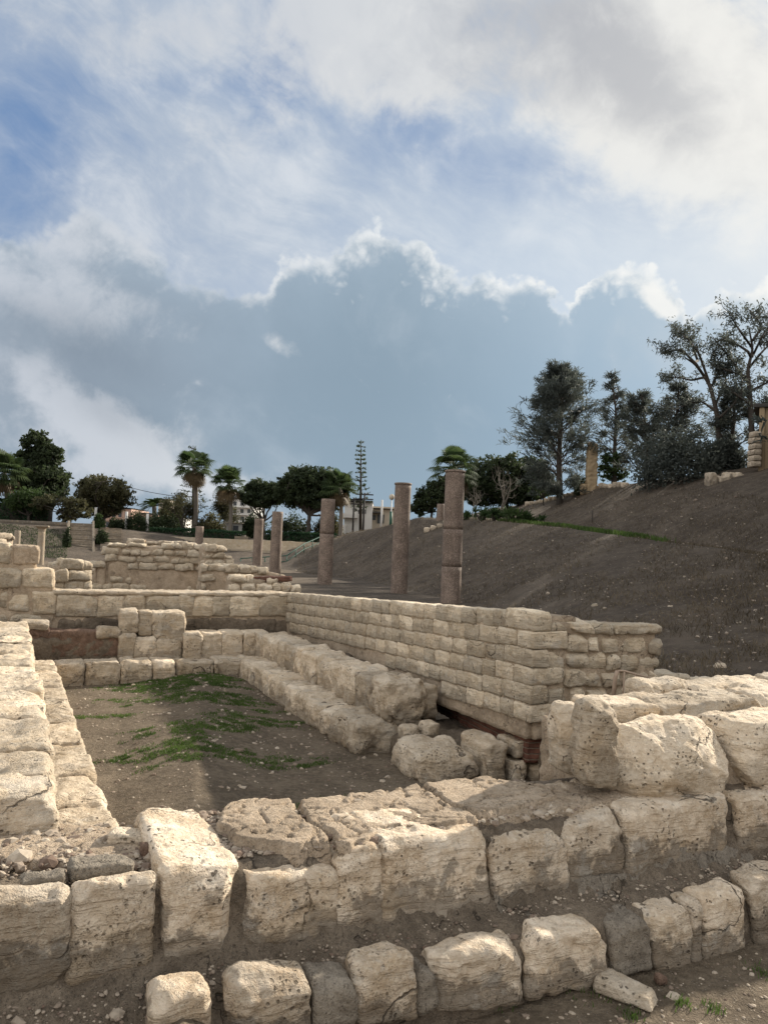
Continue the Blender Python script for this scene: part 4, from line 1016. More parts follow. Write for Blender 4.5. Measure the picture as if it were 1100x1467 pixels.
def hedge(label, x0, x1, yt, Y, h, n, group='clipped hedges above the stone seating', depth=1.0, yb=None):
    a, b = at(x0, yt, Y), at(x1, yt, Y); zt = (a[2] + b[2]) / 2
    t = thing('hedge', label, 'hedge', np.array([(a[0] + b[0]) / 2, Y, zt - h]), group)
    L = np.linalg.norm(b - a); r = RNG
    P = np.stack([r.uniform(0, 1, n), r.uniform(-.5, .5, n) * depth, r.uniform(0, 1, n)], 1)
    side = r.integers(0, 3, n); P[:, 1] = np.where(side == 0, -.5 * depth + r.normal(0, .05, n), P[:, 1]); P[:, 2] = np.where(side == 1, 1 + r.normal(0, .03, n), P[:, 2])
    C = a + (b - a) * P[:, :1]; C[:, 1] += P[:, 1]; C[:, 2] = zt - h + h * P[:, 2] * (1 + .10 * fbm(np.stack([P[:, 0] * L * .5, P[:, 0] * 0, P[:, 0] * 0], 1), 3, 5))
    V, F = leaves(C, .16, .11, r); obj('foliage', V, F, F_HEDGE, t)
    m_ = MB(); m_.box(((a[0] + b[0]) / 2, (a[1] + b[1]) / 2, zt - h / 2 - .1), (L, depth * .8, h * .85), math.atan2(b[1] - a[1], b[0] - a[0])); m_.build('twig_core', BARK, t)
    return t
def leaves(C, l, w, r=RNG, updir=None):
    n = len(C); a = r.normal(size=(n, 3)); a /= np.linalg.norm(a, axis=1)[:, None]
    b = r.normal(size=(n, 3)); b -= (b * a).sum(1)[:, None] * a; b /= np.linalg.norm(b, axis=1)[:, None]
    s = r.uniform(.6, 1.35, n)[:, None]; a, b = a * s * l / 2, b * s * w / 2
    V = np.stack([C - a, C + b * .9 + a * .1, C + a, C - b * .9 + a * .1], 1).reshape(-1, 3)
    return V, np.arange(n)[:, None] * 4 + np.array([[0, 1, 2, 3]])
hedge('long clipped dark green hedge between the stepped ruin and the small stairs', 176, 352, 759, 62, 1.55, 9000)
hedge('clipped dark green hedge right of the small stairs, below the round fig tree', 381, 482, 764, 62, 1.35, 6500)
hedge('tall dark hedge on the ledge below the big dark conifer', -60, 74, 716, 60, 1.9, 7000, 'clipped hedges above the stone seating')
def stairs(label, px0, px1, ytop, ybot, Y0, Y1, n, mat=STEPM, name='stone_stairs'):
    a0, a1 = at(px0, ybot, Y0), at(px1, ybot, Y0); b0, b1 = at(px0, ytop, Y1), at(px1, ytop, Y1)
    t = thing(name, label, 'stairs', (a0 + a1) / 2)
    for k in range(n):
        f0, f1 = k / n, (k + 1) / n; z1 = a0[2] + (b0[2] - a0[2]) * f1
        p, q = a0 + (b0 - a0) * f0, a1 + (b1 - a1) * f0; p2, q2 = a0 + (b0 - a0) * min(1, f1 + .2 / n), a1 + (b1 - a1) * min(1, f1 + .2 / n)
        C = np.array([p, q, q2, p2, p, q, q2, p2]); C[:4, 2] = a0[2] - .5; C[4:, 2] = z1
        V, F, hz = rock(C, res=.3, r=.02, amp=.01, low=.01, pits=0, strata=0, seed=k); obj('step', V, F, mat, t, False, {'hz': hz})
    return t
stairs('steep flight of grey stone stairs between green banks, beside the slim marble column', 101, 133, 749, 803, 46, 54, 16)
stairs('shorter flight of grey stone stairs, overgrown beside the olive-brown tree', 144, 175, 756, 788, 48, 55, 12)
stairs('narrow concrete stairs rising between the two clipped hedges', 336, 356, 768, 790, 56, 62, 9)
for x, lb in ((99, 'left'), (134, 'right')):
    a, b = at(x, 803, 46), at(x, 748, 54); d = np.array([.09, 0, 0])
    C = np.array([a - d, a + d, b + d, b - d, a - d, a + d, b + d, b - d]); C[:4, 2] -= 1.2; C[4:, 2] += .12
    V, F, hz = rock(C, res=.3, r=.03, amp=.01, low=.01, pits=0, strata=0, seed=x)
    tag(obj('stair_kerb', V, F, STEPM, None, False, {'hz': hz}), f'sloping stone kerb along the {lb} side of the steep grey stairs', 'kerb')
# ledge at the left
a, b = at(-80, 746, 55), at(98, 750, 55); mb = MB(); mb.box((a + b) / 2, (np.linalg.norm(b - a), .5, .35), math.atan2(b[1] - a[1], b[0] - a[0]), .04)
tag(mb.build('retaining_ledge', STEPM), 'low grey stone ledge running left of the steep stairs, under the tall hedge', 'wall')
rl_ = thing('handrail', 'green metal handrail climbing the edge of the dark bank beside the stone seating', 'railing', at(420, 790, 47))
def rail(t, pts, post, mat, r=.03, names=('top_rail', 'rail_post')):
    pts = np.array(pts); m_ = MB(); m_.tube(pts, r, 6); m_.build(names[0], mat, t)
    m_ = MB(); m_.tube(pts - np.array([0, 0, post * .5]), r * .8, 6); m_.build('mid_rail', mat, t)
    for p in pts:
        m_ = MB(); m_.tube([p - np.array([0, 0, post]), p], r, 6); m_.build(names[1], mat, t)
rail(rl_, [at(345, 800, 50), at(362, 799, 50), at(380, 798, 50), at(398, 797, 50), at(411, 796, 50), at(424, 787, 51), at(436, 779, 52), at(448, 774, 53), at(461, 768, 54), at(476, 760, 55)], .75, GREENM, .035)
rr_ = thing('handrail', 'thin rusty metal handrail with upright bars beside the wall corner', 'railing', at(900, 985, 5.15))
Yr = 5.05
a, b, c = at(884, 961, Yr), at(893, 961, Yr), at(958, 979, Yr)
m_ = MB(); m_.tube([at(877, 1010, Yr), at(881, 970, Yr), a], .014, 8); m_.build('end_post', RUST, rr_)
m_ = MB(); m_.tube([a, b, c], .007, 8); m_.build('top_rail', RUST, rr_)
for x, y in ((894, 962), (909, 966), (924, 970), (940, 974)):
    m_ = MB(); m_.tube([at(x - 3, 1012, Yr), at(x, y, Yr)], .006, 6); m_.build('upright_bar', RUST, rr_)
# kerb stones along the crest of the bank and up the slope
kb = thing('kerb_wall', 'low edge of pale stones along the crest of the dark bank, by the tallest column', 'wall', onground(680, 742, 37))
for x in range(612, 712, 9):
    p = onground(x, 742, 38.5); C = np.array([[-.14, -.15, -.15], [.14, -.15, -.15], [.14, .15, -.15], [-.14, .15, -.15], [-.14, -.15, .22], [.14, -.15, .2], [.14, .15, .2], [-.14, .15, .22]]) * np.array([1, 1, RNG.uniform(.6, 1.1)]) + p
    V, F, hz = rock(C, res=.06, r=.05, amp=.02, low=.03, seed=x); obj('kerb_stone', V, F, LIMEF, kb, True, {'hz': hz})
kb2 = thing('kerb_wall', 'line of pale edging stones climbing the slope under the dark pines', 'wall', onground(830, 705, 40))
for k in range(22):
    x = 756 + k * 6.6; Y = 46.5 - k * .42; p = onground(x, 700, Y)
    C = np.array([[-.15, -.2, -.2], [.15, -.2, -.2], [.15, .2, -.2], [-.15, .2, -.2], [-.15, -.2, .22], [.15, -.2, .2], [.15, .2, .2], [-.15, .2, .22]]) * np.array([1, 1, RNG.uniform(.6, 1.1)]) + p
    V, F, hz = rock(C, res=.08, r=.05, amp=.02, low=.03, seed=k); obj('kerb_stone', V, F, LIMEF, kb2, True, {'hz': hz})
# ------------------------------------------------------------------ vegetation
def unit(v): return v / (np.linalg.norm(v) + 1e-9)
def limb(a, b, r0, r1, bend, rng, n=7):
    a, b = np.asarray(a, float), np.asarray(b, float); t = np.linspace(0, 1, n)[:, None]
    off = rng.normal(size=3) * np.linalg.norm(b - a) * bend
    p = a + (b - a) * t + off * (np.sin(t * np.pi)) + rng.normal(size=(n, 3)) * np.linalg.norm(b - a) * .012
    p[0], p[-1] = a, b
    return tube(p, np.linspace(r0, r1, n), 6, False)
def wood(name, pieces, mat, parent):
    mb = MB()
    for V, F in pieces: mb.add(V, F)
    return mb.build(name, mat, parent)
def scalepx(Y): return Y / FPX
def leaf_tree(name, label, cat, px, ybase, Y, lobes, nleaf, ls, mat, bark=BARK, tr=.16, fork=.35, seed=1, group=None, shell=.55, gap=.1, base=None, up=.25, clump=.45, yfork=None):
    """lobes in photo pixels: (x, y, rx, ry); depth thickness follows rx"""
    r = np.random.default_rng(seed); k = scalepx(Y)
    b = onground(px, ybase, Y) if base is None else base
    t = thing(name, label, cat, b, group)
    cs = [(at(x, y, Y + r.uniform(-.5, .5) * rx * k), rx * k, rx * k * .9, ry * k) for x, y, rx, ry in lobes]
    w = np.array([rx * ry for _, _, rx, ry in lobes], float); w /= w.sum()
    top = max(c[0][2] for c in cs); cen = sum(c[0] * w_ for c, w_ in zip(cs, w))
    fk = b + (cen - b) * fork; fk[:2] = b[:2] + (cen[:2] - b[:2]) * fork * .6
    if yfork is not None: fk[2] = at(px, yfork, Y)[2]
    trunk = [limb(b - np.array([0, 0, .3]), fk, tr * 1.25, tr * .75, .03, r, 9)]
    wood('trunk', trunk, bark, t)
    limbs = []; tips = []
    for c, rx, ry, rz in cs:
        for q in range(3):
            e = c + r.normal(size=3) * np.array([rx, ry, rz]) * .35
            limbs.append(limb(fk, e, tr * .5, tr * .12, .10, r, 8)); tips.append(e)
            for _ in range(3):
                d = unit(r.normal(size=3) + np.array([0, 0, .4])); e2 = c + d * np.array([rx, ry, rz]) * r.uniform(.7, .95)
                limbs.append(limb(e, e2, tr * .14, .012, .08, r, 5))
    wood('limbs', limbs, bark, t)
    # clumps then leaves
    C = []
    per = 26
    ncl = max(20, nleaf // per)
    pick = r.choice(len(cs), ncl, p=w)
    d = r.normal(size=(ncl, 3)); d /= np.linalg.norm(d, axis=1)[:, None]
    rad = (shell + (1 - shell) * r.uniform(0, 1, ncl)) * r.uniform(.55, 1.06, ncl) ** .5
    cc = np.array([cs[i][0] for i in pick]); rr3 = np.array([cs[i][1:] for i in pick])
    cl = cc + d * rr3 * rad[:, None]
    g_ = pn(cl / (np.mean(rr3) * .55) + seed, seed); keep = g_ > gap - .55
    cl = cl[keep]; sz = clump * np.mean(rr3, axis=1)[keep]
    C = cl[:, None] + r.normal(size=(len(cl), per, 3)) * (sz[:, None, None] * np.array([.42, .42, .30]))
    V, F = leaves(C.reshape(-1, 3), ls, ls * .55, r); obj('crown', V, F, mat, t)
    return t
def strips(P, d, l, w, r):
    n = len(P); s = np.cross(d, r.normal(size=(n, 3))); s /= np.linalg.norm(s, axis=1)[:, None] + 1e-9
    l = np.broadcast_to(l, (n,)) * r.uniform(.6, 1.3, n); s = s * w / 2
    mid = P + d * (l * .55)[:, None]; end = mid + (d * .6 + np.array([0, 0, -.55])) * (l * .45)[:, None]
    V = np.stack([P - s, P + s, mid + s * .8, mid - s * .8, end], 1).reshape(-1, 3); k = np.arange(n)[:, None] * 5
    return V, [k + np.array([[0, 1, 2, 3]]), k + np.array([[3, 2, 4]])]
def feather_tree(name, label, px, ybase, Y, axis, width, nb, nn, seed, mat=F_CAS, group=None, dens=1.0, ln=.45, bark=BARK, tr=.14, asym=0.0, low=.18, wdt=.035):
    """casuarina-like: leader(s) with rising side branches carrying drooping needle sprays. axis: list of photo points of the leader"""
    r = np.random.default_rng(seed); k = scalepx(Y)
    b = onground(px, ybase, Y); t = thing(name, label, 'tree', b, group)
    ax = np.array([b - np.array([0, 0, .3])] + [at(x, y, Y + r.uniform(-.3, .3)) for x, y in axis])
    s = np.linspace(0, 1, len(ax)); q = np.linspace(0, 1, 24); ax = np.stack([np.interp(q, s, ax[:, i]) for i in range(3)], 1)
    for _ in range(2): ax[1:-1] = (ax[:-2] + ax[1:-1] * 2 + ax[2:]) / 4
    wood('trunk', [tube(ax, np.linspace(tr, .015, 24), 7)], bark, t)
    H = ax[-1][2] - b[2]; br = []; P = []; D = []
    for j in range(nb):
        f = low + (1 - low) * (j + r.uniform(0, 1)) / nb; p = np.array([np.interp(f, q, ax[:, i]) for i in range(3)])
        th_ = r.uniform(0, 2 * np.pi); wl = width * k * (np.interp(f, [low, .35, .6, 1], [.9, 1.0, .72, .14])) * r.uniform(.5, 1.15)
        wl *= 1 + asym * math.cos(th_)
        d = np.array([math.cos(th_), math.sin(th_), r.uniform(.15, .75)]); e = p + d * wl
        n = 8; tt = np.linspace(0, 1, n)[:, None]; pts = p + (e - p) * tt + np.array([0, 0, 1.0]) * wl * .18 * np.sin(tt * np.pi) + r.normal(size=(n, 3)) * wl * .03
        br.append(tube(pts, np.linspace(.035, .008, n), 5, False))
        m = int(nn * dens * (.5 + wl / (width * k)))
        u = r.uniform(.2, 1, m) ** .7; c = np.stack([np.interp(u, tt[:, 0], pts[:, i]) for i in range(3)], 1)
        # short twigs give clumps
        tw = r.integers(0, max(3, m // 22), m); off = r.normal(size=(tw.max() + 1, 3)) * wl * .16
        c = c * .35 + .65 * np.array([pts[min(n - 1, 2 + int(x))] for x in (tw * 5.0 / (tw.max() + 1) + .9)]) + off[tw] + r.normal(size=(m, 3)) * .07
        P.append(c); dd = r.normal(size=(m, 3)) * .55 + d * .8 + np.array([0, 0, .15]); D.append(dd / np.linalg.norm(dd, axis=1)[:, None])
    wood('branches', br, bark, t)
    V, F = strips(np.concatenate(P), np.concatenate(D), ln, wdt, r); obj('needles', V, F, mat, t, True)
    return t
def fan_palm(label, px, ybase, Y, ytop, crown_px, seed, group='fan palms', skirt=True, trunk_r=.16, base=None):
    r = np.random.default_rng(seed); k = scalepx(Y); b = onground(px, ybase, Y) if base is None else base
    t = thing('fan_palm', label, 'palm tree', b, group); c = at(px, ytop, Y) ; R = crown_px * k; c[2] -= R * .75
    n = 12; tt = np.linspace(0, 1, n)[:, None]; pts = b - np.array([0, 0, .3]) + (c - b + np.array([0, 0, .3])) * tt + np.array([.15, .1, 0]) * np.sin(tt * 3)
    wood('trunk', [tube(pts, np.linspace(trunk_r * 1.2, trunk_r * .8, n), 9)], BARKG, t)
    c = pts[-1]
    for dead in (0, 1):
        mb = MB(); nf = 34 if not dead else (16 if skirt else 5)
        for q in range(nf):
            th_ = r.uniform(0, 2 * np.pi); el = r.uniform(-.5, 1.35) if not dead else r.uniform(-1.4, -.75)
            d = np.array([math.cos(th_) * math.cos(el), math.sin(th_) * math.cos(el), math.sin(el)])
            pl = R * r.uniform(.42, .62) * (.8 if dead else 1); o = c + d * pl - np.array([0, 0, .1 * pl])
            mb.tube([c, c + d * pl * .5, o], [.03, .025, .015], 4, False)
            s = unit(np.cross(d, [0, 0, 1.0])); nrm = np.cross(s, d); bl = R * r.uniform(.42, .6)
            for a in np.linspace(-1.75, 1.75, 19):
                dr = d * math.cos(a) + s * math.sin(a); droop = np.array([0, 0, -1.0]) * bl * (.28 + .3 * abs(a) / 1.75)
                m = o + dr * bl * .6 + nrm * bl * .10 * abs(math.sin(a)); e = o + dr * bl + droop * .8
                w = unit(np.cross(dr, nrm)) * bl * .052
                v = np.array([o - w * .4, o + w * .4, m + w, m - w, e]); mb.add(v, [np.array([[0, 1, 2, 3]]), np.array([[3, 2, 4]])])
        mb.build('dead_fronds' if dead else 'fronds', F_BROWN if dead else F_PALM, t)
    return t
def date_palm(label, px, ybase, Y, ytop, crown_px, seed):
    r = np.random.default_rng(seed); k = scalepx(Y); b = onground(px, ybase, Y); t = thing('date_palm', label, 'palm tree', b)
    R = crown_px * k; c = at(px, ytop, Y); c[2] -= R * .5
    wood('trunk', [tube([b - np.array([0, 0, .3]), (b + c) / 2, c], [.25, .22, .2], 8)], BARKG, t); mb = MB()
    for q in range(30):
        th_ = r.uniform(0, 2 * np.pi); el = r.uniform(.0, 1.3); d = np.array([math.cos(th_) * math.cos(el), math.sin(th_) * math.cos(el), math.sin(el)])
        u = np.linspace(0, 1, 8)[:, None]; pts = c + d * R * u - np.array([0, 0, 1.0]) * R * .55 * u ** 2
        mb.tube(pts, np.linspace(.03, .008, 8), 4, False)
        s = unit(np.cross(d, [0, 0, 1.0]))
        for uu in np.linspace(.2, 1, 16):
            p = np.array([np.interp(uu, u[:, 0], pts[:, i]) for i in range(3)])
            for sg_ in (-1, 1):
                e = p + s * sg_ * R * .22 + d * R * .12 - np.array([0, 0, R * .06]); w = d * .02 * 2
                mb.add(np.array([p - w, p + w, e]), np.array([[0, 1, 2]]))
    mb.build('fronds', F_PALM, t); return t
def araucaria(label, px, ybase, Y, ytop, wpx, seed, sparse=1.0, tuft=True, n_wh=16, y_low=None, group=None):
    r = np.random.default_rng(seed); k = scalepx(Y); b = onground(px, ybase, Y); c = at(px, ytop, Y); c[1] = Y
    t = thing('araucaria', label, 'tree', b, group)
    wood('trunk', [tube([b - np.array([0, 0, .3]), b * .5 + c * .5, c], [.15, .10, .02], 8)], BARK, t)
    zl = b[2] + (c[2] - b[2]) * .3 if y_low is None else at(px, y_low, Y)[2]
    br = []; C = []
    for q in range(n_wh):
        f = (q + .3) / n_wh; z = zl + (c[2] - zl) * f; L = wpx * k * (1.05 - .72 * f) * r.uniform(.75, 1.05)
        p = np.array([np.interp(z, [b[2], c[2]], [b[i], c[i]]) for i in range(2)] + [z])
        for a in range(5):
            if r.uniform() > sparse: continue
            th_ = 2 * np.pi * (a / 5) + q * .6 + r.uniform(-.2, .2); l = L * r.uniform(.7, 1.1); d = np.array([math.cos(th_), math.sin(th_), r.uniform(-.05, .2)])
            pts = p + d * np.linspace(0, 1, 5)[:, None] * l; pts[:, 2] += .10 * l * np.linspace(0, 1, 5) ** 2
            br.append(tube(pts, np.linspace(.03, .010, 5), 4, False))
            m = 7; u = r.uniform(.55, 1, m); cc = p + d * (u * l)[:, None]; cc[:, 2] += .10 * l * u ** 2
            C.append(cc + r.normal(size=(m, 3)) * .05)
    wood('branches', br, BARK, t)
    V, F = leaves(np.concatenate(C), .26, .12, r); obj('needles', V, F, F_DARK, t)
    return t
def bare_tree(label, px, ybase, Y, ytop, wpx, seed, mat=BARKG, depth=5, leaf=None, lmat=None, lean=0.0, tr=.09, group=None, gen0=.4, base=None, name='bare_tree', spread=.75, nl=10, ll=.22, upw=.35):
    r = np.random.default_rng(seed); k = scalepx(Y); b = onground(px, ybase, Y) if base is None else base; H = at(px, ytop, Y)[2] - b[2]
    t = thing(name, label, 'tree', b, group); br = []; tips = []
    def grow(p, d, l, rad, lv):
        n = 6; pts = [p]; dd = d.copy()
        for _ in range(n - 1):
            dd = unit(dd + r.normal(size=3) * .16 + np.array([0, 0, .05])); pts.append(pts[-1] + dd * l / (n - 1))
        pts = np.array(pts); br.append(tube(pts, np.linspace(rad, rad * .62, n), 6 if lv > 2 else 4, False))
        if lv <= 2: tips.extend(pts[2:])
        if lv == 0: return
        for q in range(r.integers(2, 4) if lv < depth else 4):
            nd = unit(dd + r.normal(size=3) * spread + np.array([0, 0, upw]) * (lv > 1)); o = pts[-1] if q < 2 else pts[r.integers(2, n)]
            grow(o, nd, l * r.uniform(.58, .85), rad * .6, lv - 1)
    grow(b - np.array([0, 0, .2]), unit(np.array([lean, 0, 1.0])), H * gen0, tr, depth)
    P = np.concatenate([v for v, _ in br]); s = H / max(.1, (P[:, 2].max() - b[2])); sx = wpx * k / max(.1, np.percentile(np.abs(P[:, 0] - b[0]), 98))
    sc = np.array([min(sx, s * 1.6), min(sx, s * 1.6), s]); fx = lambda v: (v - b) * sc + b
    br = [(fx(v), f) for v, f in br]
    wood('trunk', br[:1], mat, t); wood('branches', br[1:], mat, t)
    if leaf:
        T = fx(np.array(tips)); C = T[:, None] + r.normal(size=(len(T), nl, 3)) * leaf; V, F = leaves(C.reshape(-1, 3), ll, ll * .32, r); obj('crown', V, F, lmat, t)
    return t
def bush(name, label, px, ybase, Y, wpx, hpx, n, mat, seed, ls=.16, group=None, cat='bush'):
    r = np.random.default_rng(seed); k = scalepx(Y); b = onground(px, ybase, Y); t = thing(name, label, cat, b, group)
    w, h = wpx * k / 2, hpx * k; ncl = max(14, n // 24)
    d = r.normal(size=(ncl, 3)); d /= np.linalg.norm(d, axis=1)[:, None]; cl = d * (r.uniform(.35, 1.0, ncl) ** .5)[:, None]
    cl[:, 2] = np.abs(cl[:, 2]); cl *= (1 + .35 * pn(cl * 1.8 + seed, seed))[:, None]
    C = b + cl * np.array([w, w * .8, h]); C = C[:, None] + r.normal(size=(ncl, 24, 3)) * np.array([w, w, h * .8]) * .14
    V, F = leaves(C.reshape(-1, 3), ls, ls * .5, r); obj('foliage', V, F, mat, t)
    wood('stems', [limb(b - np.array([0, 0, .1]), b + cl[i] * np.array([w, w * .8, h]) * .9, .03, .008, .08, r, 5) for i in range(12)], BARK, t)
    return t
def spiky(name, label, px, ybase, Y, hpx, n, seed, group=None, mat=F_GREEN):
    r = np.random.default_rng(seed); k = scalepx(Y); b = onground(px, ybase, Y); t = thing(name, label, 'plant', b, group); h = hpx * k; mb = MB()
    heads = [b + np.array([r.uniform(-.35, .35), r.uniform(-.3, .3), h * r.uniform(.25, .5)]) for _ in range(5)]
    for c in heads:
        for q in range(n):
            d = unit(r.normal(size=3) + np.array([0, 0, .6])); l = h * r.uniform(.4, .6); s = unit(np.cross(d, r.normal(size=3))) * .028
            m = c + d * l * .55; e = c + d * l - np.array([0, 0, .12 * l]); mb.add(np.array([c - s, c + s, m + s, m - s, e]), [np.array([[0, 1, 2, 3]]), np.array([[3, 2, 4]])])
    mb.build('leaves', mat, t); wood('stems', [limb(b - np.array([0, 0, .1]), c, .05, .04, .05, r, 4) for c in heads], BARK, t); return t

# --- left group
leaf_tree('dark_conifer', 'tall dark broad conifer at the far left, the tallest crown above the ledge', 'tree', 58, 748, 64, [(52, 632, 22, 16), (70, 655, 24, 20), (42, 660, 20, 22), (62, 684, 36, 22), (84, 690, 20, 18), (36, 690, 18, 22), (60, 706, 40, 16)], 17000, .34, F_DARK, tr=.3, seed=2, gap=.18, clump=.26)
leaf_tree('olive_tree', 'round olive-brown tree above the overgrown stairs', 'tree', 150, 748, 62, [(150, 700, 38, 20), (125, 712, 22, 20), (172, 712, 22, 22), (148, 725, 36, 18), (132, 695, 20, 16)], 12000, .24, F_OLIVE, tr=.18, seed=3, gap=.12, clump=.26, fork=.3)
leaf_tree('spreading_tree', 'low spreading yellow-green tree in front of the dark conifer', 'tree', 100, 752, 57, [(80, 718, 34, 9), (108, 722, 26, 10), (62, 724, 20, 8), (118, 734, 20, 10), (96, 738, 16, 12)], 6500, .2, F_OLIVE, tr=.10, seed=4, gap=.2, clump=.24, fork=.5)
leaf_tree('dense_shrub_tree', 'dense dark green shrubby tree between the conifer and its hedge', 'tree', 42, 748, 59, [(42, 712, 26, 12), (24, 718, 18, 14), (56, 722, 18, 14)], 6000, .22, F_GREEN, tr=.12, seed=6, gap=.05)
fan_palm('squat fan palm cut by the left edge of the photo, beside the dark conifer', 8, 748, 60, 648, 38, 5)
fan_palm('tallest fan palm, slender trunk, shaggy crown, rising behind the ruin', 279, 764, 66, 645, 32, 8, trunk_r=.20)
fan_palm('bright fan palm with a wide green crown, in front of the pale apartment block', 329, 764, 64, 670, 30, 9, trunk_r=.16, skirt=True)
fan_palm('fan palm half hidden by the round fig tree', 487, 764, 63, 674, 32, 10)
fan_palm('fan palm on the bank, its crown above the tallest column', 649, 742, 46, 640, 42, 11)
araucaria('sparse araucaria with whorled branches standing behind the tallest fan palm', 277, 764, 72, 638, 28, 12, .8, n_wh=14, y_low=735)
araucaria('bare thin araucaria like a mast beside the white house', 517, 752, 68, 630, 17, 13, .85, n_wh=17, y_low=735)
leaf_tree('fig_tree', 'biggest round dark fig tree with an umbrella crown, left of the white house', 'tree', 441, 766, 64, [(440, 688, 42, 22), (414, 702, 24, 24), (470, 694, 30, 24), (486, 706, 20, 24), (430, 712, 36, 20), (462, 716, 32, 18)], 26000, .26, F_DARK, tr=.22, seed=14, gap=.05, clump=.22, fork=.3, yfork=738)
leaf_tree('fig_tree', 'smaller flat-topped fig tree between the wide fan palm and the biggest fig', 'tree', 378, 768, 66, [(372, 700, 26, 14), (354, 708, 16, 14), (392, 708, 20, 18), (372, 716, 28, 14)], 11000, .24, F_DARK, tr=.16, seed=15, gap=.1, clump=.24, fork=.4)
date_palm('low date palm with arching fronds in front of the city', 222, 764, 70, 712, 26, 16)
bare_tree('leafless grey tree below the tallest fan palm', 262, 766, 66, 706, 24, 17, BARK, 5, .16, F_OLIVE, nl=3)
bare_tree('thin half-bare tree in front of the pale apartments', 312, 768, 68, 704, 22, 18, BARKG, 5, .2, F_OLIVE, nl=4)
bare_tree('thin half-bare tree beside the low date palm', 242, 766, 68, 712, 16, 19, BARKG, 5, .2, F_OLIVE, nl=4)
bush('bush', 'bright green bush at the head of the stairs', 141, 757, 56, 18, 18, 1800, F_GREEN, 20, group='bushes by the stairs')
bush('bush', 'dark bush growing over the middle of the stairs', 146, 784, 50, 17, 20, 1800, F_DARK, 21, group='bushes by the stairs')
bush('bush', 'dark bush right of the overgrown stairs, where the hedge begins', 196, 766, 60, 34, 26, 3000, F_DARK, 22, group='bushes by the stairs')
bush('bush', 'dark bush behind the head of the overgrown stairs', 168, 756, 60, 24, 16, 1800, F_DARK, 23, group='bushes by the stairs')
bush('bush', 'narrow dark bush beside the slim marble column', 95, 800, 48, 12, 24, 1400, F_DARK, 24, group='bushes by the stairs')
# --- bank group
leaf_tree('broad_bush', 'broad dark green bush on the crest of the bank, left of the tallest column', 'bush', 618, 742, 44, [(612, 716, 22, 20), (600, 728, 14, 12), (636, 706, 18, 24), (622, 700, 14, 14)], 9000, .17, F_DARK, tr=.09, seed=30, gap=.0, clump=.25)
leaf_tree('evergreen_tree', 'wide dark evergreen mass on the bank between the tallest column and the pines', 'tree', 725, 726, 50, [(695, 680, 30, 28), (728, 674, 32, 26), (760, 676, 30, 26), (720, 702, 44, 26), (756, 702, 34, 26), (684, 704, 24, 26)], 22000, .22, F_DARK, tr=.15, seed=31, gap=-.05, clump=.25)
bare_tree('bare grey tree with crooked branches in front of the dark evergreens', 712, 727, 43, 662, 30, 32, BARKG, 5, tr=.10)
bare_tree('slight bare tree right beside the tallest column', 675, 734, 40, 690, 16, 33, BARKG, 4, tr=.05)
leaf_tree('green_shrub', 'light green shrub on the slope, left of the weathered pillar', 'bush', 778, 718, 43, [(778, 690, 18, 18), (768, 702, 14, 12), (790, 700, 12, 12)], 3600, .13, F_GREEN, tr=.05, seed=34, gap=.1, clump=.26)
leaf_tree('green_shrub', 'light green shrub on the slope, right of the weathered pillar', 'bush', 876, 694, 40, [(876, 664, 16, 18), (866, 676, 14, 14), (888, 678, 14, 14)], 3600, .13, F_GREEN, tr=.05, seed=35, gap=.1, clump=.26)
bush('bush', 'small dark bush at the foot of the weathered pillar', 832, 702, 41, 20, 26, 1500, F_DARK, 36, .13)
for i_, (x, y, Y, h) in enumerate([(690, 741, 36.5, 22), (708, 742, 36, 26), (727, 744, 35.5, 28), (746, 747, 35, 30), (766, 748, 35, 22), (700, 736, 39, 24), (662, 740, 38, 18)]):
    lb = ['small spiky agave at the left end of the agave row', 'spiky agave behind the pale kerb stones', 'spiky agave in the middle of the row on the crest', 'largest spiky agave of the row on the crest', 'loose spiky agave at the right end of the row', 'spiky agave behind the row, under the bare tree', 'low spiky agave close to the tallest column'][i_]
    spiky('agave', lb, x, y, Y, h, 26, 40 + i_, 'agaves along the crest of the bank')
feather_tree('casuarina', 'big dark casuarina with a dense feathery crown, left of the weathered pillar', 802, 712, 41, [(800, 660), (803, 600), (806, 560), (800, 530)], 66, 90, 165, 50, group='casuarinas on the slope', ln=.42, tr=.2, low=.04, dens=1.25)
feather_tree('casuarina', 'slim see-through casuarina right of the weathered pillar', 880, 694, 40, [(880, 640), (882, 590), (876, 538)], 34, 52, 60, 51, group='casuarinas on the slope', ln=.36, low=.15)
feather_tree('casuarina', 'short leaning casuarina left of the thicket', 925, 690, 38, [(926, 640), (922, 600), (918, 566)], 46, 52, 85, 52, group='casuarinas on the slope', ln=.36, low=.1)
feather_tree('casuarina', 'grey casuarina with drooping sprays in the middle of the thicket', 960, 688, 37, [(962, 640), (968, 600), (972, 552)], 54, 58, 90, 53, group='casuarinas on the slope', ln=.38, low=.1)
feather_tree('casuarina', 'low casuarina at the right of the thicket, below the tall gnarled tree', 1050, 668, 35, [(1048, 630), (1052, 590), (1046, 560)], 40, 40, 110, 54, group='casuarinas on the slope', ln=.38, low=.1)
bush('thicket', 'dark thicket of undergrowth below the casuarinas on the slope', 968, 716, 34, 110, 70, 10000, F_CAS, 55, .16)
bush('thicket', 'dark thicket beneath the tall gnarled tree', 1035, 672, 34.5, 60, 50, 6000, F_CAS, 56, .16)
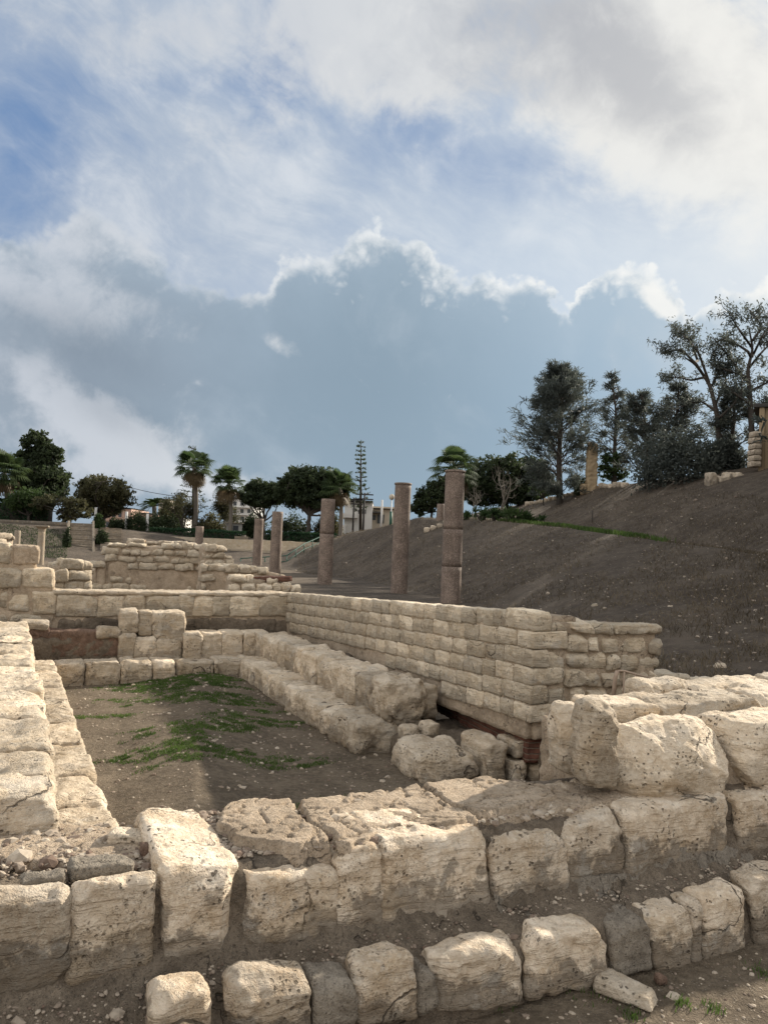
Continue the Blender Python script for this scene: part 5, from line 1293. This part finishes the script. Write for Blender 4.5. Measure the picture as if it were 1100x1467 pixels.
# ------------------------------------------------------------------ buildings, posts, far trees with visible limbs
def gnarled(label, px, ybase, Y, pts, subs, seed, group='tall gnarled trees on the slope', tr=.16):
    r = np.random.default_rng(seed); b = onground(px, ybase, Y); t = thing('gnarled_tree', label, 'tree', b, group)
    P0 = np.array([b - np.array([0, 0, .3])] + [at(x, y, Y + r.uniform(-.4, .4)) for x, y in pts]); q = np.linspace(0, 1, 26)
    def smooth(P):
        s = np.linspace(0, 1, len(P)); a = np.stack([np.interp(q, s, P[:, i]) for i in range(3)], 1)
        for _ in range(2): a[1:-1] = (a[:-2] + a[1:-1] * 2 + a[2:]) / 4
        return a
    main = smooth(P0); wood('trunk', [tube(main, np.linspace(tr, .03, 26), 8)], BARK, t)
    br = []; C = []
    for sp in subs:
        S = smooth(np.array([at(x, y, Y + r.uniform(-1.2, 1.2)) for x, y in sp])); S[0] = main[np.argmin(((main - S[0]) ** 2).sum(1))]
        br.append(tube(S, np.linspace(.065, .012, 26), 6, False))
        for w_ in range(15):
            o = S[r.integers(6, 26)]; d = unit(r.normal(size=3) + unit(S[-1] - S[0]) * .6 + np.array([0, 0, .25])); l = r.uniform(.35, 1.0)
            tw = o + d * np.linspace(0, l, 5)[:, None] + r.normal(size=(5, 3)) * .03; br.append(tube(tw, np.linspace(.02, .005, 5), 4, False))
            k = r.integers(20, 46); u = r.uniform(.25, 1.05, k); C.append(o + d * (l * u)[:, None] + r.normal(size=(k, 3)) * .11)
    wood('branches', br, BARK, t); C = np.concatenate(C)
    d = r.normal(size=C.shape) * .7 + np.array([.2, 0, -.1]); d /= np.linalg.norm(d, axis=1)[:, None]
    V, F = strips(C, d, .20, .045, r); obj('crown', V, F, F_CAS, t); return t
gnarled('tall gnarled tree with a curving bare trunk, left of the tan building', 1030, 672, 35, [(1030, 630), (1026, 590), (1016, 550), (996, 522), (980, 512)],
        [[(1026, 590), (1005, 575), (985, 578), (965, 588)], [(1016, 550), (1000, 505), (985, 485), (965, 480)], [(1000, 525), (975, 500), (955, 505), (945, 508)], [(1024, 580), (1040, 545), (1030, 520), (1020, 500)], [(1028, 600), (1050, 580), (1060, 560), (1065, 540)],
         [(1010, 540), (990, 545), (970, 540), (955, 545)], [(1018, 555), (1030, 530), (1045, 525), (1050, 515)], [(1000, 520), (990, 492), (978, 478), (970, 476)]], 60)
gnarled('tallest gnarled tree with airy foliage reaching over the tan building', 1078, 664, 34, [(1076, 620), (1074, 570), (1070, 530), (1078, 500), (1072, 470)],
        [[(1072, 550), (1050, 520), (1035, 500), (1020, 482)], [(1070, 530), (1090, 505), (1105, 490), (1120, 480)], [(1078, 500), (1060, 475), (1050, 460), (1044, 450)], [(1076, 490), (1090, 470), (1085, 458), (1080, 452)], [(1074, 560), (1095, 550), (1110, 540), (1125, 530)],
         [(1072, 540), (1055, 535), (1040, 530), (1030, 528)], [(1075, 515), (1092, 480), (1100, 470), (1112, 462)], [(1075, 580), (1060, 570), (1050, 562), (1042, 560)], [(1073, 505), (1058, 495), (1045, 488), (1036, 486)], [(1076, 590), (1095, 580), (1108, 575), (1115, 570)]], 61)
def box_between(mb, px0, px1, y0, y1, Y, dep, rz=0.0):
    a, b = at(px0, y0, Y), at(px1, y1, Y); mb.box(((a[0] + b[0]) / 2, Y + dep / 2, (a[2] + b[2]) / 2), (abs(b[0] - a[0]), dep, abs(a[2] - b[2])), rz); return mb
def bpart(t, name, mat, *a, lb=None):
    o = box_between(MB(), *a).build(name, mat, t, False)
    if lb: o['label'] = lb
    return o
# white house
wh = thing('white_house', 'small white two-storey house with an overhanging upper floor, right of the fig trees', 'house', onground(508, 752, 74))
bpart(wh, 'wall', WHITE, 494, 532, 719, 765, 74, 6)
bpart(wh, 'overhang', WHITE, 486, 512, 735, 742, 73.2, 5); bpart(wh, 'roof', SLATE, 490, 534, 715.5, 719, 73.4, 7)
for x in (513.5, 517.5, 521.5): bpart(wh, 'window', DARKG, x, x + 2.6, 730, 736, 73.92, .3)
bpart(wh, 'stair_pier', WHITE, 486, 495, 752, 765, 73.4, 3)
sh_ = thing('shed', 'low cream house with a dark canopy roof, right of the white house', 'house', onground(545, 748, 76))
bpart(sh_, 'wall', CREAM, 531, 568, 729, 765, 76, 5); bpart(sh_, 'roof', CREAM, 529, 570, 725, 729, 75.4, 6); bpart(sh_, 'canopy', SLATE, 526, 547, 732, 735, 74.4, 2); bpart(sh_, 'window', DARKG, 534, 538, 738, 745, 75.9, .3); bpart(sh_, 'door', DARKG, 541, 550, 737, 750, 75.9, .3)
def apartment(label, x0, x1, yt, Y, dep, mat, rows, cols, name='apartment_block', balcony=True, yb=775):
    t = thing(name, label, 'building', at((x0 + x1) / 2, yb, Y)); bpart(t, 'wall', mat, x0, x1, yt, yb, Y, dep); bpart(t, 'roof', SLATE if not balcony else mat, x0 - 1, x1 + 1, yt - 2, yt, Y - .5, dep + 1)
    hh = (760 - yt - 3) / rows; ww = (x1 - x0) / cols
    for r_ in range(rows):
        for c_ in range(cols):
            xa = x0 + c_ * ww + ww * .28; ya = yt + 3 + r_ * hh
            bpart(t, 'window', DARKG, xa, xa + ww * .42, ya + hh * .15, ya + hh * .68, Y - .06, .3)
        if balcony: bpart(t, 'balcony', WHITE, x0 + ww * .1, x1 - ww * .15, yt + 3 + r_ * hh + hh * .78, yt + 3 + r_ * hh + hh * .98, Y - 1.4, 1.4)
    return t
apartment('pale apartment block with balconies behind the wide fan palm', 322, 362, 714, 150, 14, WHITE, 4, 4)
apartment('pinkish house behind the olive-brown tree', 150, 186, 728, 130, 10, PINKP, 2, 4, 'pink_house', False)
apartment('brick-red house left of the low date palm', 194, 216, 736, 110, 9, PINKP, 2, 3, 'brick_house', False)
apartment('small white house low behind the half-bare trees', 236, 262, 742, 120, 9, WHITE, 1, 3, 'far_house', False)
apartment('narrow grey tower block with a rooftop hut above the date palm', 228, 240, 716, 190, 10, CREAM, 4, 2, 'tower_block', False)
for x_, y_, Y_, w_, hh_, s_, lb_ in ((236, 768, 67, 62, 30, 61, 'dark mass of shrubs below the leafless tree, above the left hedge'), (300, 768, 66, 44, 30, 62, 'dark shrubs between the two fan palm trunks'), (415, 770, 68, 66, 36, 63, 'wide dark shrubs below the big fig tree crown'), (470, 770, 68, 40, 34, 64, 'dark shrubs between the big fig tree and the jointed column'), (362, 768, 69, 40, 34, 65, 'dark shrubs below the smaller flat-topped fig tree')):
    bush('bush', lb_, x_, y_, Y_, w_, hh_, 4200, F_DARK if s_ % 2 else F_OLIVE, s_, .22, 'shrubs before the city')
kio = thing('kiosk', 'small white kiosk with a dark doorway behind the clipped hedge', 'kiosk', onground(340, 764, 68))
bpart(kio, 'wall', WHITE, 322, 346, 750, 772, 68, 3); bpart(kio, 'roof', CREAM, 320, 348, 748, 750, 67.6, 4); bpart(kio, 'door', DARKG, 334, 341, 753, 766, 67.94, .3)
# tan building at the right edge
tb = thing('tan_building', 'tan plastered building with a stone block pier at the right edge, under the gnarled trees', 'building', onground(1105, 664, 31))
a0 = onground(1085, 664, 31); k31 = 31 / FPX; rz_ = -math.atan2(a0[0], a0[1]) - .03
ax_ = np.array([math.cos(rz_), math.sin(rz_), 0]); ay_ = np.array([-math.sin(rz_), math.cos(rz_), 0])
zt_ = at(1086, 584, 31)[2]; zb_ = a0[2] - 1
def tbox(name, mat, x, y, z, sx, sy, sz, bev=.02):
    c = a0 + ax_ * x + ay_ * y; m_ = MB(); m_.box((c[0], c[1], z), (sx, sy, sz), rz_, bev); return m_.build(name, mat, tb, False)
tbox('wall', TAN, 2.0, 2.0, (zt_ + zb_) / 2, 4.0, 4.0, zt_ - zb_, .03)
tbox('roof', SLATE, 1.95, 1.95, zt_ + .07, 4.3, 4.3, .16)
tbox('pilaster', TAN, .12, -.05, zb_ + (zt_ - zb_) / 2, .2, .12, zt_ - zb_ - .02)
tbox('door', DARKG, 1.1, -.02, zb_ + (zt_ - zb_) * .5, .8, .1, (zt_ - zb_) * .75)
pa = at(1075.5, 660, 30.8); zp = at(1076, 618, 30.8)[2]
for i_ in range(6):
    z0 = pa[2] - .25 + i_ * (zp - pa[2] + .25) / 6; hh = (zp - pa[2] + .25) / 6 - .015
    C = np.array([[0, 0, 0], [.34, 0, 0], [.34, .5, 0], [0, .5, 0], [0, 0, hh], [.34, 0, hh], [.34, .5, hh], [0, .5, hh]]) + np.array([pa[0] - .02 + .015 * (i_ % 2), 30.6, z0])
    V, F, hz = rock(C, res=.035, r=.01, amp=.01, low=.008, chip=.03, seed=700 + i_); obj('pier_block', V, F, LIMEF, tb, True, {'hz': hz})
st_ = thing('stone_heap', 'heap of pale stones and a tan block on the slope left of the tan building', 'stones', onground(1045, 668, 31))
for dx_, w_, h_ in ((-.75, .36, .5), (-.3, .5, .18), (.25, .6, .15), (-.1, .3, .28)):
    p = onground(1045 + dx_ / k31, 668, 31.2); C = np.array([[-w_ / 2, -.25, -.2], [w_ / 2, -.25, -.2], [w_ / 2, .25, -.2], [-w_ / 2, .25, -.2], [-w_ / 2, -.25, h_], [w_ / 2, -.25, h_ * .9], [w_ / 2, .25, h_], [-w_ / 2, .25, h_]]) + p
    V, F, hz = rock(C, res=.05, r=.03, amp=.03, low=.03, chip=.08, seed=720 + int(dx_ * 10)); obj('stone', V, F, LIMEF, st_, True, {'hz': hz})
for k_, (x, y, hgt, lb) in enumerate([(10.4, 14.2, 4.6, 'short dense casuarina low on the slope, added unseen beyond the right edge to shade the bank'), (11.8, 16.6, 5.4, 'dense casuarina on the slope, nearest but one of those added unseen beyond the right edge to shade the bank'), (13.8, 19.2, 6.0, 'tallest dense casuarina added unseen beyond the right edge to shade the bank'), (15.6, 22.2, 5.8, 'dense casuarina farther along the slope, added unseen beyond the right edge to shade the bank'), (17.6, 25.2, 5.6, 'dense casuarina farthest along the slope, added unseen beyond the right edge to shade the bank'), (12.8, 17.9, 5.4, 'dense casuarina just before the tallest one, added unseen beyond the right edge to shade the bank'), (14.8, 20.8, 5.6, 'dense casuarina just behind the tallest one, added unseen beyond the right edge to shade the bank'), (17.4, 29.4, 3.9, 'low dense casuarina on the upper slope beside the tan building, added unseen just beyond the right edge to shade the bank'), (17.8, 27.4, 4.2, 'dense casuarina on the upper slope below the tan building, added unseen beyond the right edge to shade the bank')]):
    hgt *= 1.2; p = np.array([x, y, tz(x, y)]); d_ = p - EYE; Yd = y  # out-of-view trees, added to throw shade over the bank
    def pxof(q): v = q - EYE; return CX + FPX * (v @ _R) / (v @ _F), CY - FPX * (v @ _U) / (v @ _F)
    ax4 = [pxof(p + np.array([0, 0, hgt * f])) for f in (.35, .7, 1.0)]; b4 = pxof(p)
    feather_tree('casuarina', lb, b4[0], b4[1], Yd, ax4, (1.8 if y < 17 else 2.2) * FPX / Yd, 95, 150, 160 + k_, group='casuarinas on the slope', ln=.4, low=.05, dens=1.3, wdt=.06)
# posts and lamps
def post(name, label, cat, px, yt, yb, Y, r, mat, group=None):
    p = at(px, yt, Y); b = np.array([p[0], p[1], min(tz(p[0], p[1]), at(px, yb, Y)[2]) - .2]); t = thing(name, label, cat, b, group)
    m_ = MB(); m_.tube([b, p], [r, r * .8], 8); m_.build('pole', mat, t); return t, p, b
t, p, b = post('globe_lamp', 'globe street lamp on a slim pole, left of the smooth granite column', 'street lamp', 561, 716, 748, 48, .05, STEEL)
V, F = lathe([(0, 0), (.09, .01), (.15, .09), (.17, .18), (.15, .27), (.08, .34), (0, .36)], p, 16); obj('globe', V, F, CREAM, t)
m_ = MB(); m_.tube([b, b + np.array([0, 0, 1.1])], .085, 8); m_.build('base', GREENM, t.children[0])
post('white_post', 'plain white post on the bank, left of the globe lamp', 'post', 547.5, 716, 750, 50, .075, WHITE)
for x, yt, lb in ((138, 727, 'white post before the olive-brown tree'), (182, 733, 'white post right of the olive-brown tree'), (212, 736, 'white post beside the low date palm')):
    post('white_post', lb, 'post', x, yt, 752, 60, .13, WHITE, 'white posts by the far trees')
for x, yt, lb in ((507.5, 713, 'thick utility pole with crossarms in front of the white house'), (522.5, 706, 'thin utility pole right of the white house')):
    t, p, b = post('utility_pole', lb, 'utility pole', x, yt, 756, 66, .09, POLEM); sh0 = t.children[0]
    for zz in (.15, .55):
        m_ = MB(); m_.box(p - np.array([0, 0, zz]), (1.5, .1, .1)); m_.build('crossarm', POLEM, sh0, False)
a, b = at(185, 694, 90), at(268, 708, 90); u = np.linspace(-1, 1, 20)[:, None]; pts = (a + b) / 2 + (b - a) / 2 * u * 1.6; pts[:, 2] += .5 * (u[:, 0] ** 2 - 1)
m_ = MB(); m_.tube(pts, .03, 4); tag(m_.build('power_line', POLEM), 'thin sagging power line across the sky left of the tallest fan palm', 'wire')
p = onground(848, 742, 33); m_ = MB(); m_.tube([p - np.array([0, 0, .2]), p + np.array([0, 0, .5])], .03, 6); tag(m_.build('stake', BARK), 'short dark wooden stake in the slope below the weathered pillar', 'stake')

# ------------------------------------------------------------------ grass, gravel, litter
def scatter_nm(n, n0, n1, m0, m1, zf, dens=None):
    a = RNG.uniform(n0, n1, n); b = RNG.uniform(m0, m1, n); P = a[:, None] * UN + b[:, None] * VM
    if dens is not None: k = RNG.uniform(0, 1, n) < dens(a, b); P = P[k]
    z = terrain(P[:, 0], P[:, 1])[0] if zf is None else np.full(len(P), zf); P[:, 2] = z; return P
gm = lambda a, b: sstep(.02, .30, fbm(np.stack([a * .9, b * 2.1, 0 * a], 1) + 3.3, 4, 71) + .10 * sstep(1.0, 1.6, a) + .35 * np.exp(-((a - 1.95) / .5) ** 2 - ((b - 8.35) / .3) ** 2) - .25 * sstep(.95, .65, a) - .25 * sstep(5.4, 4.9, b) - .2 * sstep(2.1, 2.5, a) * sstep(8.0, 7.5, b))
gm2 = lambda a, b: gm(a, b) * sstep(-.05, .45, fbm(np.stack([a * 7, b * 7, 0 * a], 1), 3, 72) + .30)
P = scatter_nm(140000, .60, 2.48, 4.4, 8.70, None, gm2)
gr = blades('grass', P - np.array([0, 0, .004]), .018, .0065, F_GRASS, .7); tag(gr, 'patchy bright green grass on the floor of the court', 'grass', kind='stuff')
P = np.concatenate([onz(x, y, .0)[None] + np.stack([RNG.normal(0, s, 60), RNG.normal(0, s, 60), np.zeros(60)], 1) for x, y, s in ((835, 1418, .05), (865, 1412, .035), (975, 1438, .02), (1090, 1396, .03), (720, 1440, .03), (1020, 1445, .02), (770, 1412, .03), (905, 1455, .02))]); P[:, 2] = terrain(P[:, 0], P[:, 1])[0]
tag(blades('grass', P, .022, .004, F_GRASS, .9), 'small tufts of grass at the foot of the near step', 'grass', kind='stuff')
# grass strip along the path edge on the bank
P = []
for x in np.arange(716, 960, .05):
    f = (x - 716) / 244; Y = np.interp(x, [700, 760, 850, 950, 1100], [37, 34, 29, 23.6, 18.3]) + RNG.uniform(-.3, 2.2 * (1 - f) + .3)
    if RNG.uniform() < (1 - f) ** 1.3 * 1.0 + .02 + .5 * (pn(np.array([[x * .05, 0, 0]]))[0] > .1) * (1 - f): p = at(x, 760, Y); P.append([p[0], p[1], 0])
P = np.array(P); P = np.repeat(P, 3, 0) + RNG.normal(0, .12, (len(P) * 3, 3)); P[:, 2] = terrain(P[:, 0], P[:, 1])[0]
tag(blades('grass', P, .20, .035, F_GRASS, .5), 'green grass strip along the path on the crest of the bank', 'grass', kind='stuff')
# lawn banks at the left
P = np.array([[*at(x, 770, Y)[:2], 0] for x, Y in zip(RNG.uniform(-40, 98, 4500), RNG.uniform(44, 53, 4500))]); P[:, 2] = terrain(P[:, 0], P[:, 1])[0]
tag(blades('grass', P, .10, .04, F_DARK, .7), 'dark lawn bank below the stone ledge at the left', 'grass', kind='stuff')
# dry litter on the dark bank
n = 42000; x = RNG.uniform(430, 1180, n); f = RNG.uniform(-.02, 1.9, n) ; Yf = np.interp(x, [k[0] for k in KN], [k[1][0] for k in KN]); Yc = np.interp(x, [k[0] for k in KN], [k[2][0] for k in KN])
Y = Yf + (Yc - Yf) * f; a = (x - CX) / FPX; P = np.stack([a * Y, Y, 0 * Y], 1); P[:, 2] = terrain(P[:, 0], P[:, 1])[0]
sel = (fbm(P * .5, 3, 81) > -.15); P = P[sel]
tag(blades('dry_grass', P, .10, .013, F_DRY, 1.5), 'thin dry grass stalks scattered over the dark bank', 'dry grass', kind='stuff')
n = 2600; i_ = RNG.integers(0, len(P), n); tag(pebbles('gravel', P[i_] + RNG.normal(0, .3, (n, 3)) * np.array([1, 1, 0]) + np.array([0, 0, .01]), np.exp(RNG.normal(-4.0, .45, n)), RNG.uniform(.2, 1, n)), 'small pale stones scattered over the dark bank', 'gravel', kind='stuff')
for k_, (x, y, Y, s, lb) in enumerate([(851, 864, 17, .09, 'pale stone lying on the dark bank above the wall corner'), (1030, 954, 11, .085, 'single pale stone low on the dark bank near the right edge'), (866, 869, 16.6, .05, 'small pale stone beside a larger one on the dark bank'), (960, 832, 15.5, .05, 'small pale stone on the dark bank below the path')]):
    p = onground(x, y, Y); C = np.array([[-1, -.8, -.5], [1, -.8, -.5], [1, .8, -.5], [-1, .8, -.5], [-.8, -.7, .7], [.9, -.6, .6], [.7, .6, .7], [-.8, .7, .6]]) * s + p
    V, F, hz = rock(C, res=.03, r=.05, amp=.02, low=.03, seed=800 + k_); tag(obj('loose_stone', V, F, LIMEL, None, True, {'hz': hz + .5}), lb, 'stone', 'stones on the bank')
# gravel on court floor, near ground and rubble on the wall top
P = scatter_nm(1500, .45, 2.7, 4.3, 8.7, None); n = len(P)
tag(pebbles('gravel', P, np.exp(RNG.normal(-4.9, .5, n)), RNG.uniform(0, 1, n)), 'small stones scattered on the floor of the court', 'gravel', kind='stuff')
P = scatter_nm(2400, -.6, 4.2, 1.3, 2.22, None); n = len(P)
tag(pebbles('gravel', P, np.exp(RNG.normal(-5.3, .5, n)), RNG.uniform(0, 1, n)), 'small stones on the bare ground in front of the near step', 'gravel', kind='stuff')
A = scatter_nm(3600, -.35, .78, 2.60, 3.10, .492, lambda a, b: sstep(-.35, .25, fbm(np.stack([a * 4, b * 5, 0 * a], 1), 3, 83) + .1)); A[:, 2] += .02 * RNG.uniform(0, 1, len(A)); n = len(A)
B = scatter_nm(900, .74, 1.06, 2.62, 3.10, .512); C_ = scatter_nm(900, 1.0, 2.25, 2.54, 3.0, .530, lambda a, b: sstep(-.35, .2, fbm(np.stack([a * 4, b * 5, 0 * a], 1), 3, 84)))
A = np.concatenate([A, B, C_]); n = len(A)
tag(pebbles('rubble', A, np.exp(RNG.normal(-4.95, .6, n)), RNG.uniform(0, 1, n)), 'loose rubble and grit on the top of the near wall', 'rubble', kind='stuff')
P = scatter_nm(1500, -.3, 3.4, 2.33, 2.47, .2); q_ = P @ VM; P[:, 2] = .20 + .32 * (q_ - 2.33) ; n = len(P)
tag(pebbles('gravel', P, np.exp(RNG.normal(-5.5, .55, n)), RNG.uniform(0, 1, n)), 'grit lying on the ledge of the near wall', 'gravel', kind='stuff')
def lstone(lb, px, py, z, L_, w_, h_, rz, seed, mat=LIMEL, tilt=0.0):
    p = onz(px, py, z); c, s = math.cos(rz), math.sin(rz); C = np.array([[-.5, -.42, 0], [.5, -.5, 0], [.5, .4, 0], [-.42, .5, 0], [-.46, -.36, 1], [.42, -.4, .8], [.4, .36, .9], [-.36, .4, 1]]) * np.array([L_, w_, h_]); C[:, 2] += C[:, 0] * tilt
    C = np.stack([C[:, 0] * c - C[:, 1] * s, C[:, 0] * s + C[:, 1] * c, C[:, 2]], 1) + p; V, F, hz = rock(C, res=.008, r=min(L_, w_, h_) * .3, amp=.006, low=.012, pits=.004, seed=seed)
    tag(obj('loose_stone', V, F, mat, None, True, {'hz': hz + .4}), lb, 'stone', 'loose stones by the near wall')
lstone('flat pinkish slab of stone lying on the ground in front of the near step', 896, 1428, .0, .22, .12, .055, -.55, 901, LIMEB, -.06)
lstone('small reddish stone on the ground beside the flat slab', 945, 1410, .0, .055, .05, .045, .3, 902, REDM)
lstone('white rounded stone on top of the near wall, left of the long header block', 184, 1206, .50, .15, .11, .05, .2, 903)
lstone('dark red lump of brick mortar on the near wall beside the header block', 212, 1232, .49, .07, .06, .06, .5, 904, REDM)
for k_, (x, y, lb) in enumerate([(62, 1438, 'white pebble lowest at the left corner, on the dirt below the near wall'), (152, 1436, 'roundest white pebble on the dirt below the near wall'), (128, 1418, 'pale pebble just under the leftmost wall blocks'), (252, 1417, 'tiny pale pebble above the first step block')]):
    lstone(lb, x, y, .155, .04, .032, .026, .3 + k_, 910 + k_)
